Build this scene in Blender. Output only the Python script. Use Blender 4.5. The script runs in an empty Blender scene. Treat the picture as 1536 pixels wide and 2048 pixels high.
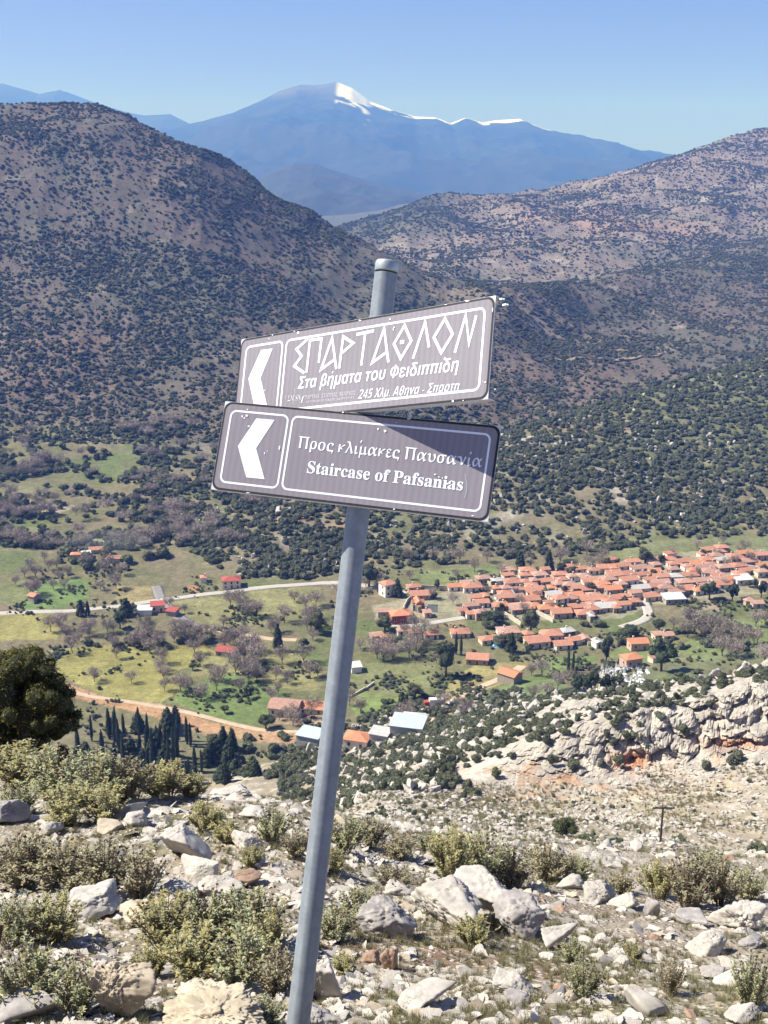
import bpy, bmesh, math, random
import numpy as np
from mathutils import Vector, Matrix

# ------------------------------------------------------------------ camera, sky, sun, exposure
scene = bpy.context.scene
COL = scene.collection
rad = math.radians
FPX, CX, CY = 2300.0, 768.0, 1024.0            # focal length in pixels of the 1536 x 2048 photograph
PITCH = math.atan(694 / FPX)
cp, sp = math.cos(PITCH), math.sin(PITCH)
FWD, UP, RGT = np.array([0, cp, -sp]), np.array([0, sp, cp]), np.array([1.0, 0, 0])

cam_d = bpy.data.cameras.new('camera')
cam_d.sensor_fit = 'VERTICAL'
cam_d.sensor_height = 24.0
cam_d.lens = 24.0 * FPX / 2048
cam_d.clip_start = 0.05
cam_d.clip_end = 60000
cam = bpy.data.objects.new('camera', cam_d)
cam.rotation_euler = (math.pi / 2 - PITCH, 0, 0)
COL.objects.link(cam)
scene.camera = cam

SUN_AZ, SUN_EL = -82.0, 48.0                   # degrees from the viewing direction (negative is left), above the horizon
sdir = Vector((math.sin(rad(SUN_AZ)) * math.cos(rad(SUN_EL)), math.cos(rad(SUN_AZ)) * math.cos(rad(SUN_EL)), math.sin(rad(SUN_EL))))
world = bpy.data.worlds.new('World')
scene.world = world
world.use_nodes = True
wt = world.node_tree
wt.nodes.clear()
w_out = wt.nodes.new('ShaderNodeOutputWorld')
w_bg = wt.nodes.new('ShaderNodeBackground')
w_sky = wt.nodes.new('ShaderNodeTexSky')
w_sky.sky_type = 'NISHITA'
w_sky.sun_disc = False
w_sky.sun_elevation = rad(SUN_EL)
w_sky.sun_rotation = rad(SUN_AZ)
w_sky.altitude = 1000
w_sky.air_density = 0.42
w_sky.dust_density = 0.0
w_sky.ozone_density = 7.0
w_bg.inputs['Strength'].default_value = 0.145
w_tc = wt.nodes.new('ShaderNodeTexCoord')
w_up = wt.nodes.new('ShaderNodeVectorMath'); w_up.operation = 'ADD'; w_up.inputs[1].default_value = (0, 0, 0.13)   # the clear mountain air: no pale band at the horizon
w_nm = wt.nodes.new('ShaderNodeVectorMath'); w_nm.operation = 'NORMALIZE'
wt.links.new(w_tc.outputs['Generated'], w_up.inputs[0]); wt.links.new(w_up.outputs[0], w_nm.inputs[0]); wt.links.new(w_nm.outputs[0], w_sky.inputs[0])
w_tint = wt.nodes.new('ShaderNodeMix'); w_tint.data_type = 'RGBA'; w_tint.blend_type = 'MULTIPLY'; w_tint.inputs[0].default_value = 1.0
w_tint.inputs[7].default_value = (1.36, 0.975, 0.93, 1)
wt.links.new(w_sky.outputs[0], w_tint.inputs[6])
wt.links.new(w_tint.outputs[2], w_bg.inputs[0])
wt.links.new(w_bg.outputs[0], w_out.inputs[0])

sun_d = bpy.data.lights.new('sun', 'SUN')
sun_d.energy = 4.4
sun_d.angle = rad(0.53)
sun_d.color = (1.0, 0.975, 0.955)
sun = bpy.data.objects.new('sun', sun_d)
sun.rotation_euler = sdir.to_track_quat('Z', 'Y').to_euler()
sun.location = (-30, 0, 60)
COL.objects.link(sun)

scene.view_settings.view_transform = 'Standard'
scene.view_settings.look = 'None'
scene.view_settings.exposure = 1.03
scene.view_settings.gamma = 1.0
scene.view_settings.use_curve_mapping = False
scene.render.engine = 'CYCLES'
scene.cycles.use_denoising = True
scene.cycles.max_bounces = 5
scene.cycles.diffuse_bounces = 2
scene.cycles.glossy_bounces = 2
scene.cycles.volume_bounces = 0
scene.cycles.transparent_max_bounces = 6

HAZE_DENSITY, HAZE_COLOR, HAZE_ABS = 1.7e-4, (0.10, 0.235, 0.76), (1.0, 1.0, 1.0)

# ------------------------------------------------------------------ helpers
rng = np.random.default_rng(11)


def tag(o, label=None, cat=None, group=None, kind=None):
    if label: o['label'] = label
    if cat: o['category'] = cat
    if group: o['group'] = group
    if kind: o['kind'] = kind
    return o


def mesh_np(name, V, F, mats=(), smooth=False, col=None, mi=None):
    """V (n,3); F array (m,3|4) or a list of arrays of different widths"""
    me = bpy.data.meshes.new(name)
    Fs = F if isinstance(F, list) else [F]
    Fs = [np.asarray(f, dtype=np.int32) for f in Fs if len(f)]
    V = np.asarray(V, dtype=np.float32)
    me.vertices.add(len(V))
    me.vertices.foreach_set('co', V.ravel())
    nl = sum(f.size for f in Fs)
    npol = sum(len(f) for f in Fs)
    me.loops.add(nl)
    me.polygons.add(npol)
    me.loops.foreach_set('vertex_index', np.concatenate([f.ravel() for f in Fs]))
    tot = np.concatenate([np.full(len(f), f.shape[1], dtype=np.int32) for f in Fs])
    st = np.zeros(npol, dtype=np.int32)
    st[1:] = np.cumsum(tot)[:-1]
    me.polygons.foreach_set('loop_start', st)
    me.polygons.foreach_set('loop_total', tot)
    if smooth:
        me.polygons.foreach_set('use_smooth', np.ones(npol, dtype=bool))
    for m in mats:
        me.materials.append(m)
    if mi is not None:
        me.polygons.foreach_set('material_index', np.asarray(mi, dtype=np.int32))
    if col is not None:
        at = me.attributes.new('col', 'FLOAT_COLOR', 'POINT')
        c4 = np.ones((len(V), 4), dtype=np.float32)
        c4[:, :3] = col
        at.data.foreach_set('color', c4.ravel())
    me.update(calc_edges=True)
    me.validate()
    return me


def add(name, me, parent=None, loc=(0, 0, 0), rot=(0, 0, 0), scl=(1, 1, 1)):
    o = bpy.data.objects.new(name, me)
    COL.objects.link(o)
    if parent is not None: o.parent = parent
    o.location = loc
    o.rotation_euler = rot
    o.scale = scl if hasattr(scl, '__len__') else (scl, scl, scl)
    return o


def empty(name, loc=(0, 0, 0), rz=0.0, scl=1.0, **kw):
    o = add(name, None, None, loc, (0, 0, rz), scl)
    o.empty_display_size = 0.2
    return tag(o, **kw)


class MB:
    """collects boxes, tubes and polygons into one mesh"""
    def __init__(s): s.v, s.f, s.m = [], [], []
    def poly(s, pts, faces, mi=0):
        b = len(s.v)
        s.v += [tuple(p) for p in pts]
        s.f += [[b + i for i in f] for f in faces]
        s.m += [mi] * len(faces)
        return s
    def box(s, c, d, mi=0, rz=0.0):
        x, y, z = (k / 2 for k in d)
        P = [(-x, -y, -z), (x, -y, -z), (x, y, -z), (-x, y, -z), (-x, -y, z), (x, -y, z), (x, y, z), (-x, y, z)]
        ca, sa = math.cos(rz), math.sin(rz)
        P = [(c[0] + a * ca - b * sa, c[1] + a * sa + b * ca, c[2] + e) for a, b, e in P]
        return s.poly(P, [(0, 3, 2, 1), (4, 5, 6, 7), (0, 1, 5, 4), (1, 2, 6, 5), (2, 3, 7, 6), (3, 0, 4, 7)], mi)
    def tube(s, pts, rads, n=6, mi=0, cap=True):
        pts = [Vector(p) for p in pts]
        rings = []
        for i, p in enumerate(pts):
            d = (pts[min(i + 1, len(pts) - 1)] - pts[max(i - 1, 0)])
            d = d.normalized() if d.length > 1e-9 else Vector((0, 0, 1))
            a = d.orthogonal().normalized() if abs(d.z) < 0.9 else Vector((1, 0, 0)).cross(d).normalized()
            b = d.cross(a)
            rings.append([p + (a * math.cos(2 * math.pi * k / n) + b * math.sin(2 * math.pi * k / n)) * rads[i] for k in range(n)])
        P = [q for r in rings for q in r]
        Fc = []
        for i in range(len(pts) - 1):
            for k in range(n):
                k2 = (k + 1) % n
                Fc.append((i * n + k, i * n + k2, (i + 1) * n + k2, (i + 1) * n + k))
        if cap:
            Fc.append(tuple(range(n))[::-1])
            Fc.append(tuple((len(pts) - 1) * n + k for k in range(n)))
        return s.poly(P, Fc, mi)
    def mesh(s, name, mats, smooth=False):
        me = bpy.data.meshes.new(name)
        me.from_pydata(s.v, [], s.f)
        for m in mats: me.materials.append(m)
        me.polygons.foreach_set('material_index', s.m)
        if smooth: me.polygons.foreach_set('use_smooth', [True] * len(s.f))
        me.update()
        return me


# numpy noise ----------------------------------------------------------------
def _h(ix, iy, iz, seed):
    h = (ix.astype(np.int64) * 374761393 + iy.astype(np.int64) * 668265263 + iz.astype(np.int64) * 2147483647 + seed * 974634541) & 0xFFFFFFFF
    h = ((h ^ (h >> 13)) * 1274126177) & 0xFFFFFFFF
    h = ((h ^ (h >> 16)) * 2246822519) & 0xFFFFFFFF
    return (h ^ (h >> 15)) & 0xFFFFFFFF


_G = np.random.default_rng(5).normal(size=(256, 3))
_G /= np.linalg.norm(_G, axis=1)[:, None]


def perlin(P, seed=0):
    P = np.asarray(P, dtype=np.float64)
    i = np.floor(P).astype(np.int64)
    f = P - i
    w = f * f * f * (f * (f * 6 - 15) + 10)
    out = 0.0
    for dx in (0, 1):
        wx = w[:, 0] if dx else 1 - w[:, 0]
        for dy in (0, 1):
            wy = w[:, 1] if dy else 1 - w[:, 1]
            for dz in (0, 1):
                wz = w[:, 2] if dz else 1 - w[:, 2]
                g = _G[_h(i[:, 0] + dx, i[:, 1] + dy, i[:, 2] + dz, seed) & 255]
                out = out + wx * wy * wz * (g[:, 0] * (f[:, 0] - dx) + g[:, 1] * (f[:, 1] - dy) + g[:, 2] * (f[:, 2] - dz))
    return out * 1.5


def fbm(P, oct=4, seed=0, gain=0.5, ridged=False):
    a, s, out = 1.0, 0.0, 0.0
    P = np.array(P, dtype=np.float64)
    for k in range(oct):
        n = perlin(P, seed + k * 17)
        if ridged: n = 1 - 2 * np.abs(n)
        out = out + a * n
        s += a
        a *= gain
        P = P * 2.03 + 7.1
    return out / s


def n2(x, y, scale, oct=3, seed=0, **k):
    return fbm(np.stack([x / scale, y / scale, np.full_like(x, 0.37)], 1), oct, seed, **k)


def worley(P, seed=0):
    """F1, F2 and a random value per cell"""
    i = np.floor(P).astype(np.int64)
    f1 = np.full(len(P), 9.0); f2 = f1.copy(); rv = np.zeros(len(P))
    for dx in (-1, 0, 1):
        for dy in (-1, 0, 1):
            for dz in (-1, 0, 1):
                c = i + np.array([dx, dy, dz])
                h = _h(c[:, 0], c[:, 1], c[:, 2], seed)
                q = c + np.stack([(h & 1023) / 1023, ((h >> 10) & 1023) / 1023, ((h >> 20) & 1023) / 1023], 1)
                d = np.linalg.norm(P - q, axis=1)
                m = d < f1
                f2 = np.where(m, f1, np.minimum(f2, d))
                rv = np.where(m, (h >> 5 & 255) / 255, rv)
                f1 = np.where(m, d, f1)
    return f1, f2, rv


# picture <-> place ------------------------------------------------------------
def tv(v):                                      # tangent of the depression of picture row v
    return np.tan(PITCH + np.arctan((np.asarray(v, dtype=float) - CY) / FPX))


def vt(t):
    return CY + FPX * np.tan(np.arctan(t) - PITCH)


def ray(u, v):
    return FWD + RGT * (u - CX) / FPX - UP * (v - CY) / FPX


def proj(P):
    P = np.asarray(P, dtype=float)
    d = P @ FWD
    return np.stack([CX + FPX * (P @ RGT) / d, CY - FPX * (P @ UP) / d], -1)


# ------------------------------------------------------------------ materials
MATS = {}


def mat(name, color=(0.5, 0.5, 0.5), rough=0.8, metal=0.0, noise=None, bump=None, attr=False, rnd=0.0, translucent=0.0, spec=0.3, coord='Object'):
    """a principled material; noise = (scale, contrast[, scale2, contrast2]); bump = (scale, strength, distance)"""
    m = bpy.data.materials.new(name)
    m.use_nodes = True
    t = m.node_tree
    N, Lk = t.nodes, t.links
    b = N['Principled BSDF']
    b.inputs['Roughness'].default_value = rough
    b.inputs['Metallic'].default_value = metal
    b.inputs['Specular IOR Level'].default_value = spec
    if attr:
        a = N.new('ShaderNodeAttribute'); a.attribute_name = 'col'
        src = a.outputs['Color']
    else:
        a = N.new('ShaderNodeRGB'); a.outputs[0].default_value = (*color, 1)
        src = a.outputs[0]
    tc = N.new('ShaderNodeTexCoord')
    geo = N.new('ShaderNodeNewGeometry')
    co = geo.outputs['Position'] if coord == 'World' else tc.outputs['Object']

    def mult(src, fac, lo, hi):
        mr = N.new('ShaderNodeMapRange'); mr.inputs['To Min'].default_value = lo; mr.inputs['To Max'].default_value = hi
        Lk.new(fac, mr.inputs['Value'])
        mx = N.new('ShaderNodeMix'); mx.data_type = 'RGBA'; mx.blend_type = 'MULTIPLY'; mx.inputs[0].default_value = 1
        Lk.new(src, mx.inputs[6]); Lk.new(mr.outputs[0], mx.inputs[7])
        return mx.outputs[2]
    if noise:
        for k in range(0, len(noise), 2):
            n = N.new('ShaderNodeTexNoise'); n.inputs['Scale'].default_value = noise[k]; n.inputs['Detail'].default_value = 6; n.inputs['Roughness'].default_value = 0.65
            Lk.new(co, n.inputs['Vector'])
            mr = N.new('ShaderNodeMapRange'); mr.inputs['From Min'].default_value = 0.3; mr.inputs['From Max'].default_value = 0.7
            Lk.new(n.outputs['Fac'], mr.inputs['Value'])
            src = mult(src, mr.outputs[0], 1 - noise[k + 1], 1 + noise[k + 1])
    if rnd:
        oi = N.new('ShaderNodeObjectInfo')
        src = mult(src, oi.outputs['Random'], 1 - rnd, 1 + rnd)
    Lk.new(src, b.inputs['Base Color'])
    if bump:
        n = N.new('ShaderNodeTexNoise'); n.inputs['Scale'].default_value = bump[0]; n.inputs['Detail'].default_value = 8; n.inputs['Roughness'].default_value = 0.7
        Lk.new(co, n.inputs['Vector'])
        bp = N.new('ShaderNodeBump'); bp.inputs['Strength'].default_value = 0.10
        Lk.new(n.outputs['Fac'], bp.inputs['Height']); Lk.new(bp.outputs[0], b.inputs['Normal'])
    if translucent:
        tr = N.new('ShaderNodeBsdfTranslucent'); Lk.new(src, tr.inputs['Color'])
        mx = N.new('ShaderNodeMixShader'); mx.inputs[0].default_value = translucent
        Lk.new(b.outputs[0], mx.inputs[1]); Lk.new(tr.outputs[0], mx.inputs[2])
        Lk.new(mx.outputs[0], N['Material Output'].inputs['Surface'])
    MATS[name] = m
    return m


M_VEG = mat('foliage', attr=True, rough=0.75, rnd=0.22, translucent=0.18, spec=0.25)
M_BARK = mat('bark', (0.13, 0.10, 0.085), 0.95, noise=(6, 0.4))
M_TWIG = mat('bare_twigs', attr=True, rough=0.9, rnd=0.2)
# ------------------------------------------------------------------ the ground: picture columns, each a profile of (distance, picture row | height)
V_, Z_ = 'v', 'z'
COLS = {
 -700: [(17,V_,1535),(21,V_,1590),(90,Z_,-75),(180,Z_,-140),(260,Z_,-185),(330,Z_,-205),(368,Z_,-210),(500,Z_,-210),(740,Z_,-210),(790,Z_,-209),(850,Z_,-204),(930,V_,800),(1150,V_,560),(1500,V_,214),(1750,Z_,0),(2300,Z_,-60),(2900,Z_,-40)],
 0:    [(17,V_,1548),(21,V_,1605),(90,Z_,-75),(180,Z_,-140),(260,Z_,-185),(330,Z_,-205),(368,Z_,-210),(500,Z_,-210),(740,Z_,-210),(790,Z_,-209),(850,Z_,-204),(930,V_,800),(1150,V_,560),(1480,V_,219),(1700,Z_,0),(2300,Z_,-60),(2900,Z_,-40)],
 200:  [(16.5,V_,1565),(21,V_,1620),(90,Z_,-75),(180,Z_,-140),(260,Z_,-185),(330,Z_,-205),(368,Z_,-210),(500,Z_,-210),(720,Z_,-210),(780,Z_,-209),(850,Z_,-204),(935,V_,800),(1150,V_,560),(1480,V_,220),(1700,Z_,0),(2300,Z_,-80),(2900,Z_,-60)],
 420:  [(16,V_,1582),(21,V_,1650),(95,Z_,-75),(190,Z_,-140),(280,Z_,-186),(330,Z_,-200),(370,Z_,-208),(470,Z_,-210),(560,Z_,-209.5),(640,Z_,-208),(730,Z_,-210),(950,V_,800),(1150,V_,575),(1450,V_,303),(1650,Z_,-60),(2200,Z_,-150),(2800,Z_,-140)],
 600:  [(16,V_,1600),(22,Z_,-16),(100,Z_,-75),(200,Z_,-140),(290,Z_,-178),(330,Z_,-190),(375,Z_,-203),(450,Z_,-210),(560,Z_,-209),(680,Z_,-204),(750,Z_,-210),(960,V_,800),(1160,V_,620),(1420,V_,424),(1600,Z_,-150),(2050,Z_,-190),(2550,Z_,-165)],
 720:  [(17,V_,1640),(24,Z_,-16.6),(130,V_,1620),(200,V_,1575),(290,V_,1545),(340,V_,1500),(385,V_,1455),(450,Z_,-209),(570,Z_,-209),(720,Z_,-203),(800,Z_,-210),(960,V_,805),(1160,V_,650),(1380,V_,480),(1600,Z_,-195),(2000,Z_,-190),(2500,V_,470)],
 850:  [(18,V_,1660),(26,Z_,-17.2),(140,V_,1625),(215,V_,1578),(240,V_,1535),(330,V_,1470),(395,V_,1425),(460,Z_,-208),(575,Z_,-208),(760,Z_,-196),(870,Z_,-208),(965,V_,815),(1150,V_,690),(1330,V_,560),(1600,Z_,-205),(2050,V_,510),(2600,V_,410)],
 1000: [(19,V_,1675),(28,Z_,-18.4),(150,V_,1640),(220,V_,1565),(238,V_,1492),(310,V_,1440),(410,V_,1395),(470,Z_,-208),(585,Z_,-207),(800,V_,880),(900,Z_,-206),(980,V_,836),(1130,V_,720),(1300,V_,588),(1650,Z_,-190),(2150,V_,500),(2750,V_,410)],
 1150: [(20,V_,1690),(30,Z_,-20),(155,V_,1650),(222,V_,1555),(236,V_,1446),(300,V_,1408),(420,V_,1372),(480,Z_,-207),(588,Z_,-206),(850,V_,835),(960,Z_,-206),(1020,V_,815),(1230,V_,700),(1500,V_,578),(1750,Z_,-180),(2250,V_,480),(2900,V_,385)],
 1330: [(21,V_,1705),(32,Z_,-21.6),(158,V_,1665),(225,V_,1535),(240,V_,1402),(290,V_,1392),(430,V_,1350),(500,Z_,-206),(600,Z_,-205),(920,V_,780),(1050,Z_,-205),(1130,V_,770),(1400,V_,650),(1750,V_,535),(1950,Z_,-165),(2450,V_,440),(3050,V_,337)],
 1536: [(21,V_,1715),(33,Z_,-22.3),(160,V_,1680),(225,V_,1495),(240,V_,1358),(290,Z_,-139),(440,V_,1318),(510,Z_,-205),(608,Z_,-204),(1000,V_,720),(1150,Z_,-200),(1250,V_,714),(1550,V_,610),(1950,V_,490),(2150,Z_,-135),(2650,V_,380),(3250,V_,265)],
 2240: [(22,V_,1735),(35,Z_,-24),(165,V_,1700),(225,V_,1430),(242,V_,1220),(290,Z_,-120),(450,V_,1250),(530,Z_,-202),(640,Z_,-200),(1100,V_,560),(1250,Z_,-170),(1400,V_,600),(1700,V_,500),(2100,V_,380),(2300,Z_,-80),(2800,V_,260),(3500,V_,120)],
}
NK = 4 + 17 + 2
_cs = sorted(COLS)
_Yt = np.zeros((len(_cs), NK)); _Zt = np.zeros((len(_cs), NK))
for i, c in enumerate(_cs):
    k = [(-25, -1.66), (0.9, -1.68), (2.42, -2.48), (6.2, -5.36)]
    for Y, how, a in COLS[c]:
        k.append((Y, a if how == Z_ else -Y * float(tv(a))))
    k += [(k[-1][0] + 900, min(k[-1][1] - 60, -130)), (21000, -330)]
    _Yt[i] = [q[0] for q in k]; _Zt[i] = [q[1] for q in k]
CG = np.arange(-700, 2241, 10.0)
_YG = np.stack([np.interp(CG, _cs, _Yt[:, k]) for k in range(NK)], 1)
_ZG = np.stack([np.interp(CG, _cs, _Zt[:, k]) for k in range(NK)], 1)
_ker = np.exp(-0.5 * (np.arange(-10, 11) / 3.5) ** 2); _ker /= _ker.sum()
for A in (_YG, _ZG):
    for k in range(NK):
        A[:, k] = np.convolve(np.pad(A[:, k], 10, mode='edge'), _ker, mode='valid')
_h_ = np.diff(_YG, axis=1); _d_ = np.diff(_ZG, axis=1) / _h_
_MG = np.zeros_like(_ZG)
_MG[:, 0] = _d_[:, 0]; _MG[:, -1] = _d_[:, -1]
for k in range(1, NK - 1):
    a, b = _d_[:, k - 1], _d_[:, k]
    _MG[:, k] = np.where(a * b > 0, 2 * a * b / np.where(np.abs(a + b) < 1e-9, 1e-9, a + b), 0)


def prof(c, Y):
    """smooth height and fractional profile knot at picture column c, distance Y"""
    c = np.clip(np.asarray(c, dtype=float), CG[0], CG[-1]); Y = np.asarray(Y, dtype=float)
    fi = (c - CG[0]) / 10.0
    i0 = np.clip(fi.astype(int), 0, len(CG) - 2); w = fi - i0
    z = np.zeros_like(Y); kk = np.zeros_like(Y)

    def at(G, k): return G[i0, k] * (1 - w) + G[i0 + 1, k] * w
    Ya, Za, Ma = at(_YG, 0), at(_ZG, 0), at(_MG, 0)
    z[:] = Za
    for k in range(NK - 1):
        Yb, Zb, Mb = at(_YG, k + 1), at(_ZG, k + 1), at(_MG, k + 1)
        m = (Y >= Ya) & (Y <= Yb)
        if m.any():
            h = Yb - Ya; s = np.clip((Y - Ya) / h, 0, 1)
            hz = (2 * s**3 - 3 * s**2 + 1) * Za + (s**3 - 2 * s**2 + s) * h * Ma + (-2 * s**3 + 3 * s**2) * Zb + (s**3 - s**2) * h * Mb
            z = np.where(m, hz, z); kk = np.where(m, k + s, kk)
        Ya, Za, Ma = Yb, Zb, Mb
    return z, kk


def xscale(Y, t):
    return np.maximum(Y, 4.5) * (cp + np.clip(t, -0.2, 0.9) * sp) / FPX


def relief(x, Y, kk):
    """fine height on top of the profiles, by zone"""
    z = np.zeros_like(Y)

    def part(lo, hi, fade, fn):
        nonlocal z
        w = np.clip((kk - lo) / fade + 0.5, 0, 1) * np.clip((hi - kk) / fade + 0.5, 0, 1)
        m = w > 0
        if m.any(): z[m] += w[m] * fn(x[m], Y[m])
    part(2.3, 5.0, 0.5, lambda x, Y: 0.16 * n2(x, Y, 2.2, 3, 1) + 0.10 * np.maximum(0, n2(x, Y, 0.9, 4, 2)) + 0.03 * n2(x, Y, 0.22, 2, 3))
    part(4.7, 7.0, 0.4, lambda x, Y: 1.3 * n2(x, Y, 22, 3, 4) + 0.8 * np.maximum(0, n2(x, Y, 5, 3, 5)))
    part(8.0, 10.2, 0.3, lambda x, Y: 3.0 * n2(x, Y, 26, 4, 6) + 1.3 * np.maximum(0, n2(x, Y, 6, 3, 7)))
    part(10.0, 12.0, 0.3, lambda x, Y: 1.0 * n2(x, Y, 60, 2, 8))
    part(12.0, 14.3, 0.4, lambda x, Y: 7 * n2(x, Y, 80, 4, 9))
    part(14.8, 18.2, 0.5, lambda x, Y: 14 * n2(x, Y, 150, 5, 10, ridged=True) - 5)
    part(18.2, 21.0, 0.5, lambda x, Y: 42 * n2(x, Y, 330, 5, 12, ridged=True) - 12)
    return z


def c_of(x, Y):
    t = np.full_like(Y, 0.3)
    for _ in range(5):
        c = CX + x / xscale(Y, t)
        z, kk = prof(c, Y)
        t = -z / np.maximum(Y, 1)
    return c, z, kk


def height(x, Y):
    x = np.atleast_1d(np.asarray(x, dtype=float)); Y = np.atleast_1d(np.asarray(Y, dtype=float))
    c, z, kk = c_of(x, Y)
    return z + relief(x, Y, kk)


def march(u, v, lo, hi):
    """ground point seen at picture point (u, v), between distances lo and hi: (x, Y, z)"""
    Y = np.linspace(lo, hi, 900)
    z, kk = prof(np.full_like(Y, u), Y)
    t = float(tv(v))
    hit = np.nonzero(-z / Y <= t)[0]
    j = hit[0] if len(hit) else 899
    y = Y[j]
    if j > 0:
        a, b = -z[j - 1] / Y[j - 1] - t, -z[j] / Y[j] - t
        if a > b: y = Y[j - 1] + (Y[j] - Y[j - 1]) * a / (a - b)
    x = (u - CX) * y * (cp + t * sp) / FPX
    return x, y, float(height(x, y)[0])


def mpp(Y, z):                                  # metres per picture pixel at that place
    return (Y * cp - z * sp) / FPX


PLAIN = (345, 700)
NEAR = (4.2, 26)
SLOPE = (24, 232)
SCRUB = (236, 430)
HILLB = (560, 1050)

# rows and columns of the sheet
rows = np.concatenate([np.linspace(-24, 0, 7), np.linspace(0.5, 3.9, 14), np.linspace(4.1, 24, 290), np.geomspace(24.3, 219, 140), np.linspace(219.6, 246, 62),
                       np.linspace(247, 338, 66), np.linspace(339, 640, 230), np.geomspace(642, 1000, 100), np.geomspace(1005, 3600, 230), [4200, 5500, 8000, 12000, 21000]])
cols = np.concatenate([np.linspace(-700, -60, 26), np.arange(-36, 1572, 3.4), np.linspace(1600, 2240, 26)])
Cg, Yg = np.meshgrid(cols, rows)
Cf, Yf = Cg.ravel(), Yg.ravel()
zf, Kf = prof(Cf, Yf)
xf = (Cf - CX) * xscale(Yf, -zf / np.maximum(Yf, 1))
zg = zf + relief(xf, Yf, Kf)
Pg = np.stack([xf, Yf, zg], 1)
Ug, Vg = Cf, vt(-zf / np.maximum(Yf, 0.5))       # where each ground point shows in the photograph

# cliff: bulging limestone, rounded blocks parted by cracks
wcl = np.clip((Kf - 6.75) / 0.25, 0, 1) * np.clip((8.7 - Kf) / 0.5, 0, 1) * np.clip((Cf - 800) / 220, 0, 1)
mc = wcl > 0
Q = Pg[mc]
warp = np.stack([fbm(Q / 9.0, 3, 31), fbm(Q / 9.0, 3, 32), fbm(Q / 9.0, 3, 33)], 1)
Qt = Q + np.stack([0.25 * Q[:, 2], 0 * Q[:, 0], -0.18 * Q[:, 0]], 1)
f1, f2, rv = worley(Qt / np.array([8.0, 9.0, 12.0]) + warp * 0.6, 3)
g1, g2, rv2 = worley(Qt / np.array([3.0, 3.0, 3.6]) + warp * 1.0, 5)
bul = 2.6 * (rv - 0.4) + 1.3 * (1 - f1 ** 2) - 2.0 * np.exp(-((f2 - f1) / 0.09) ** 2) + 1.3 * (rv2 - 0.5) + 0.3 * (1 - g1 ** 2) - 0.7 * np.exp(-((g2 - g1) / 0.10) ** 2) + 1.7 * fbm(Qt / np.array([4.5, 4.5, 7.0]), 5, 35, 0.62, True) + 0.8 * fbm(Q / 1.3, 3, 36, 0.6, True) + 0.5 * np.sign(np.sin(Qt[:, 2] * 1.9 + 2.0 * fbm(Q / 6, 2, 38)))
cave = np.exp(-((Ug[mc] - 1262) / 34) ** 2 - ((Vg[mc] - 1522) / 20) ** 2) + 0.7 * np.exp(-((Ug[mc] - 1470) / 60) ** 2 - ((Vg[mc] - 1482) / 12) ** 2) + 0.4 * np.exp(-((Ug[mc] - 1130) / 22) ** 2 - ((Vg[mc] - 1555) / 12) ** 2)
bul = bul - 4.5 * cave
Pg[mc] += (wcl[mc] * bul)[:, None] * np.array([-0.20, -0.85, 0.10])
CLIFF = {'m': mc, 'crack': np.exp(-((f2 - f1) / 0.10) ** 2), 'cave': cave}


# colours of the ground --------------------------------------------------------
def inpoly(u, v, poly):
    r = np.zeros(u.shape, dtype=bool)
    n = len(poly)
    for i in range(n):
        (x1, y1), (x2, y2) = poly[i], poly[(i + 1) % n]
        if y1 == y2: continue
        m = (y1 > v) != (y2 > v)
        r ^= m & (u < (x2 - x1) * (v - y1) / (y2 - y1) + x1)
    return r


def lerp(a, b, w): return a * (1 - w)[:, None] + np.asarray(b)[None] * w[:, None]
def sm(x, a, b):
    s = np.clip((x - a) / (b - a), 0, 1); return s * s * (3 - 2 * s)


x, Y = xf, Yf
C = np.zeros((len(x), 3)) + np.array([0.30, 0.25, 0.19])
rk = np.zeros(len(x))                            # how stony
m = Kf < 5.6                                     # stony near ground
a1, a2, a3 = n2(x[m], Y[m], 1.6, 4, 41), n2(x[m], Y[m], 0.5, 4, 42), n2(x[m], Y[m], 4.0, 3, 43)
c = np.zeros((m.sum(), 3)) + np.array([0.36, 0.305, 0.235])
c = lerp(c, (0.25, 0.155, 0.105), sm(a1, 0.12, 0.4) * 0.8)
c = lerp(c, (0.17, 0.165, 0.075), sm(a3 + 0.5 * a2, 0.0, 0.35) * 0.75)
c = lerp(c, (0.50, 0.46, 0.40), sm(a2 - 0.3 * a1, 0.05, 0.3) * 0.8)
C[m] = c; rk[m] = 1.0
m = (Kf >= 5.3) & (Kf < 7.2)                     # scree slope
w = sm(Kf[m], 5.3, 6.0)
a1, a2 = n2(x[m], Y[m], 30, 4, 44), n2(x[m], Y[m], 6, 4, 45)
c = np.zeros((m.sum(), 3)) + np.array([0.40, 0.335, 0.245])
c = lerp(c, (0.29, 0.26, 0.15), sm(a1 + 0.6 * a2, -0.1, 0.35) * 0.75)
c = lerp(c, (0.52, 0.475, 0.41), sm(a2, 0.02, 0.35) * 0.8)
C[m] = C[m] * (1 - w)[:, None] + c * w[:, None]; rk[m] = 1.0
m = (Kf >= 7.0) & (Kf < 10.3)                    # scrub slope behind the cliff
a1, a2 = n2(x[m], Y[m], 18, 4, 46), n2(x[m], Y[m], 5, 4, 47)
c = np.zeros((m.sum(), 3)) + np.array([0.30, 0.255, 0.185])
c = lerp(c, (0.50, 0.465, 0.41), sm(a2, 0.0, 0.3))
c = lerp(c, (0.14, 0.14, 0.07), sm(a1, 0.05, 0.4) * 0.6)
C[m] = c; rk[m] = 0.9
cm = np.zeros((mc.sum(), 3)) + np.array([0.46, 0.415, 0.355])
s1 = fbm(Q / np.array([5, 5, 9.0]), 4, 51)
cm = lerp(cm, (0.33, 0.305, 0.275), sm(s1, 0.0, 0.35) * 0.8)
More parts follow.
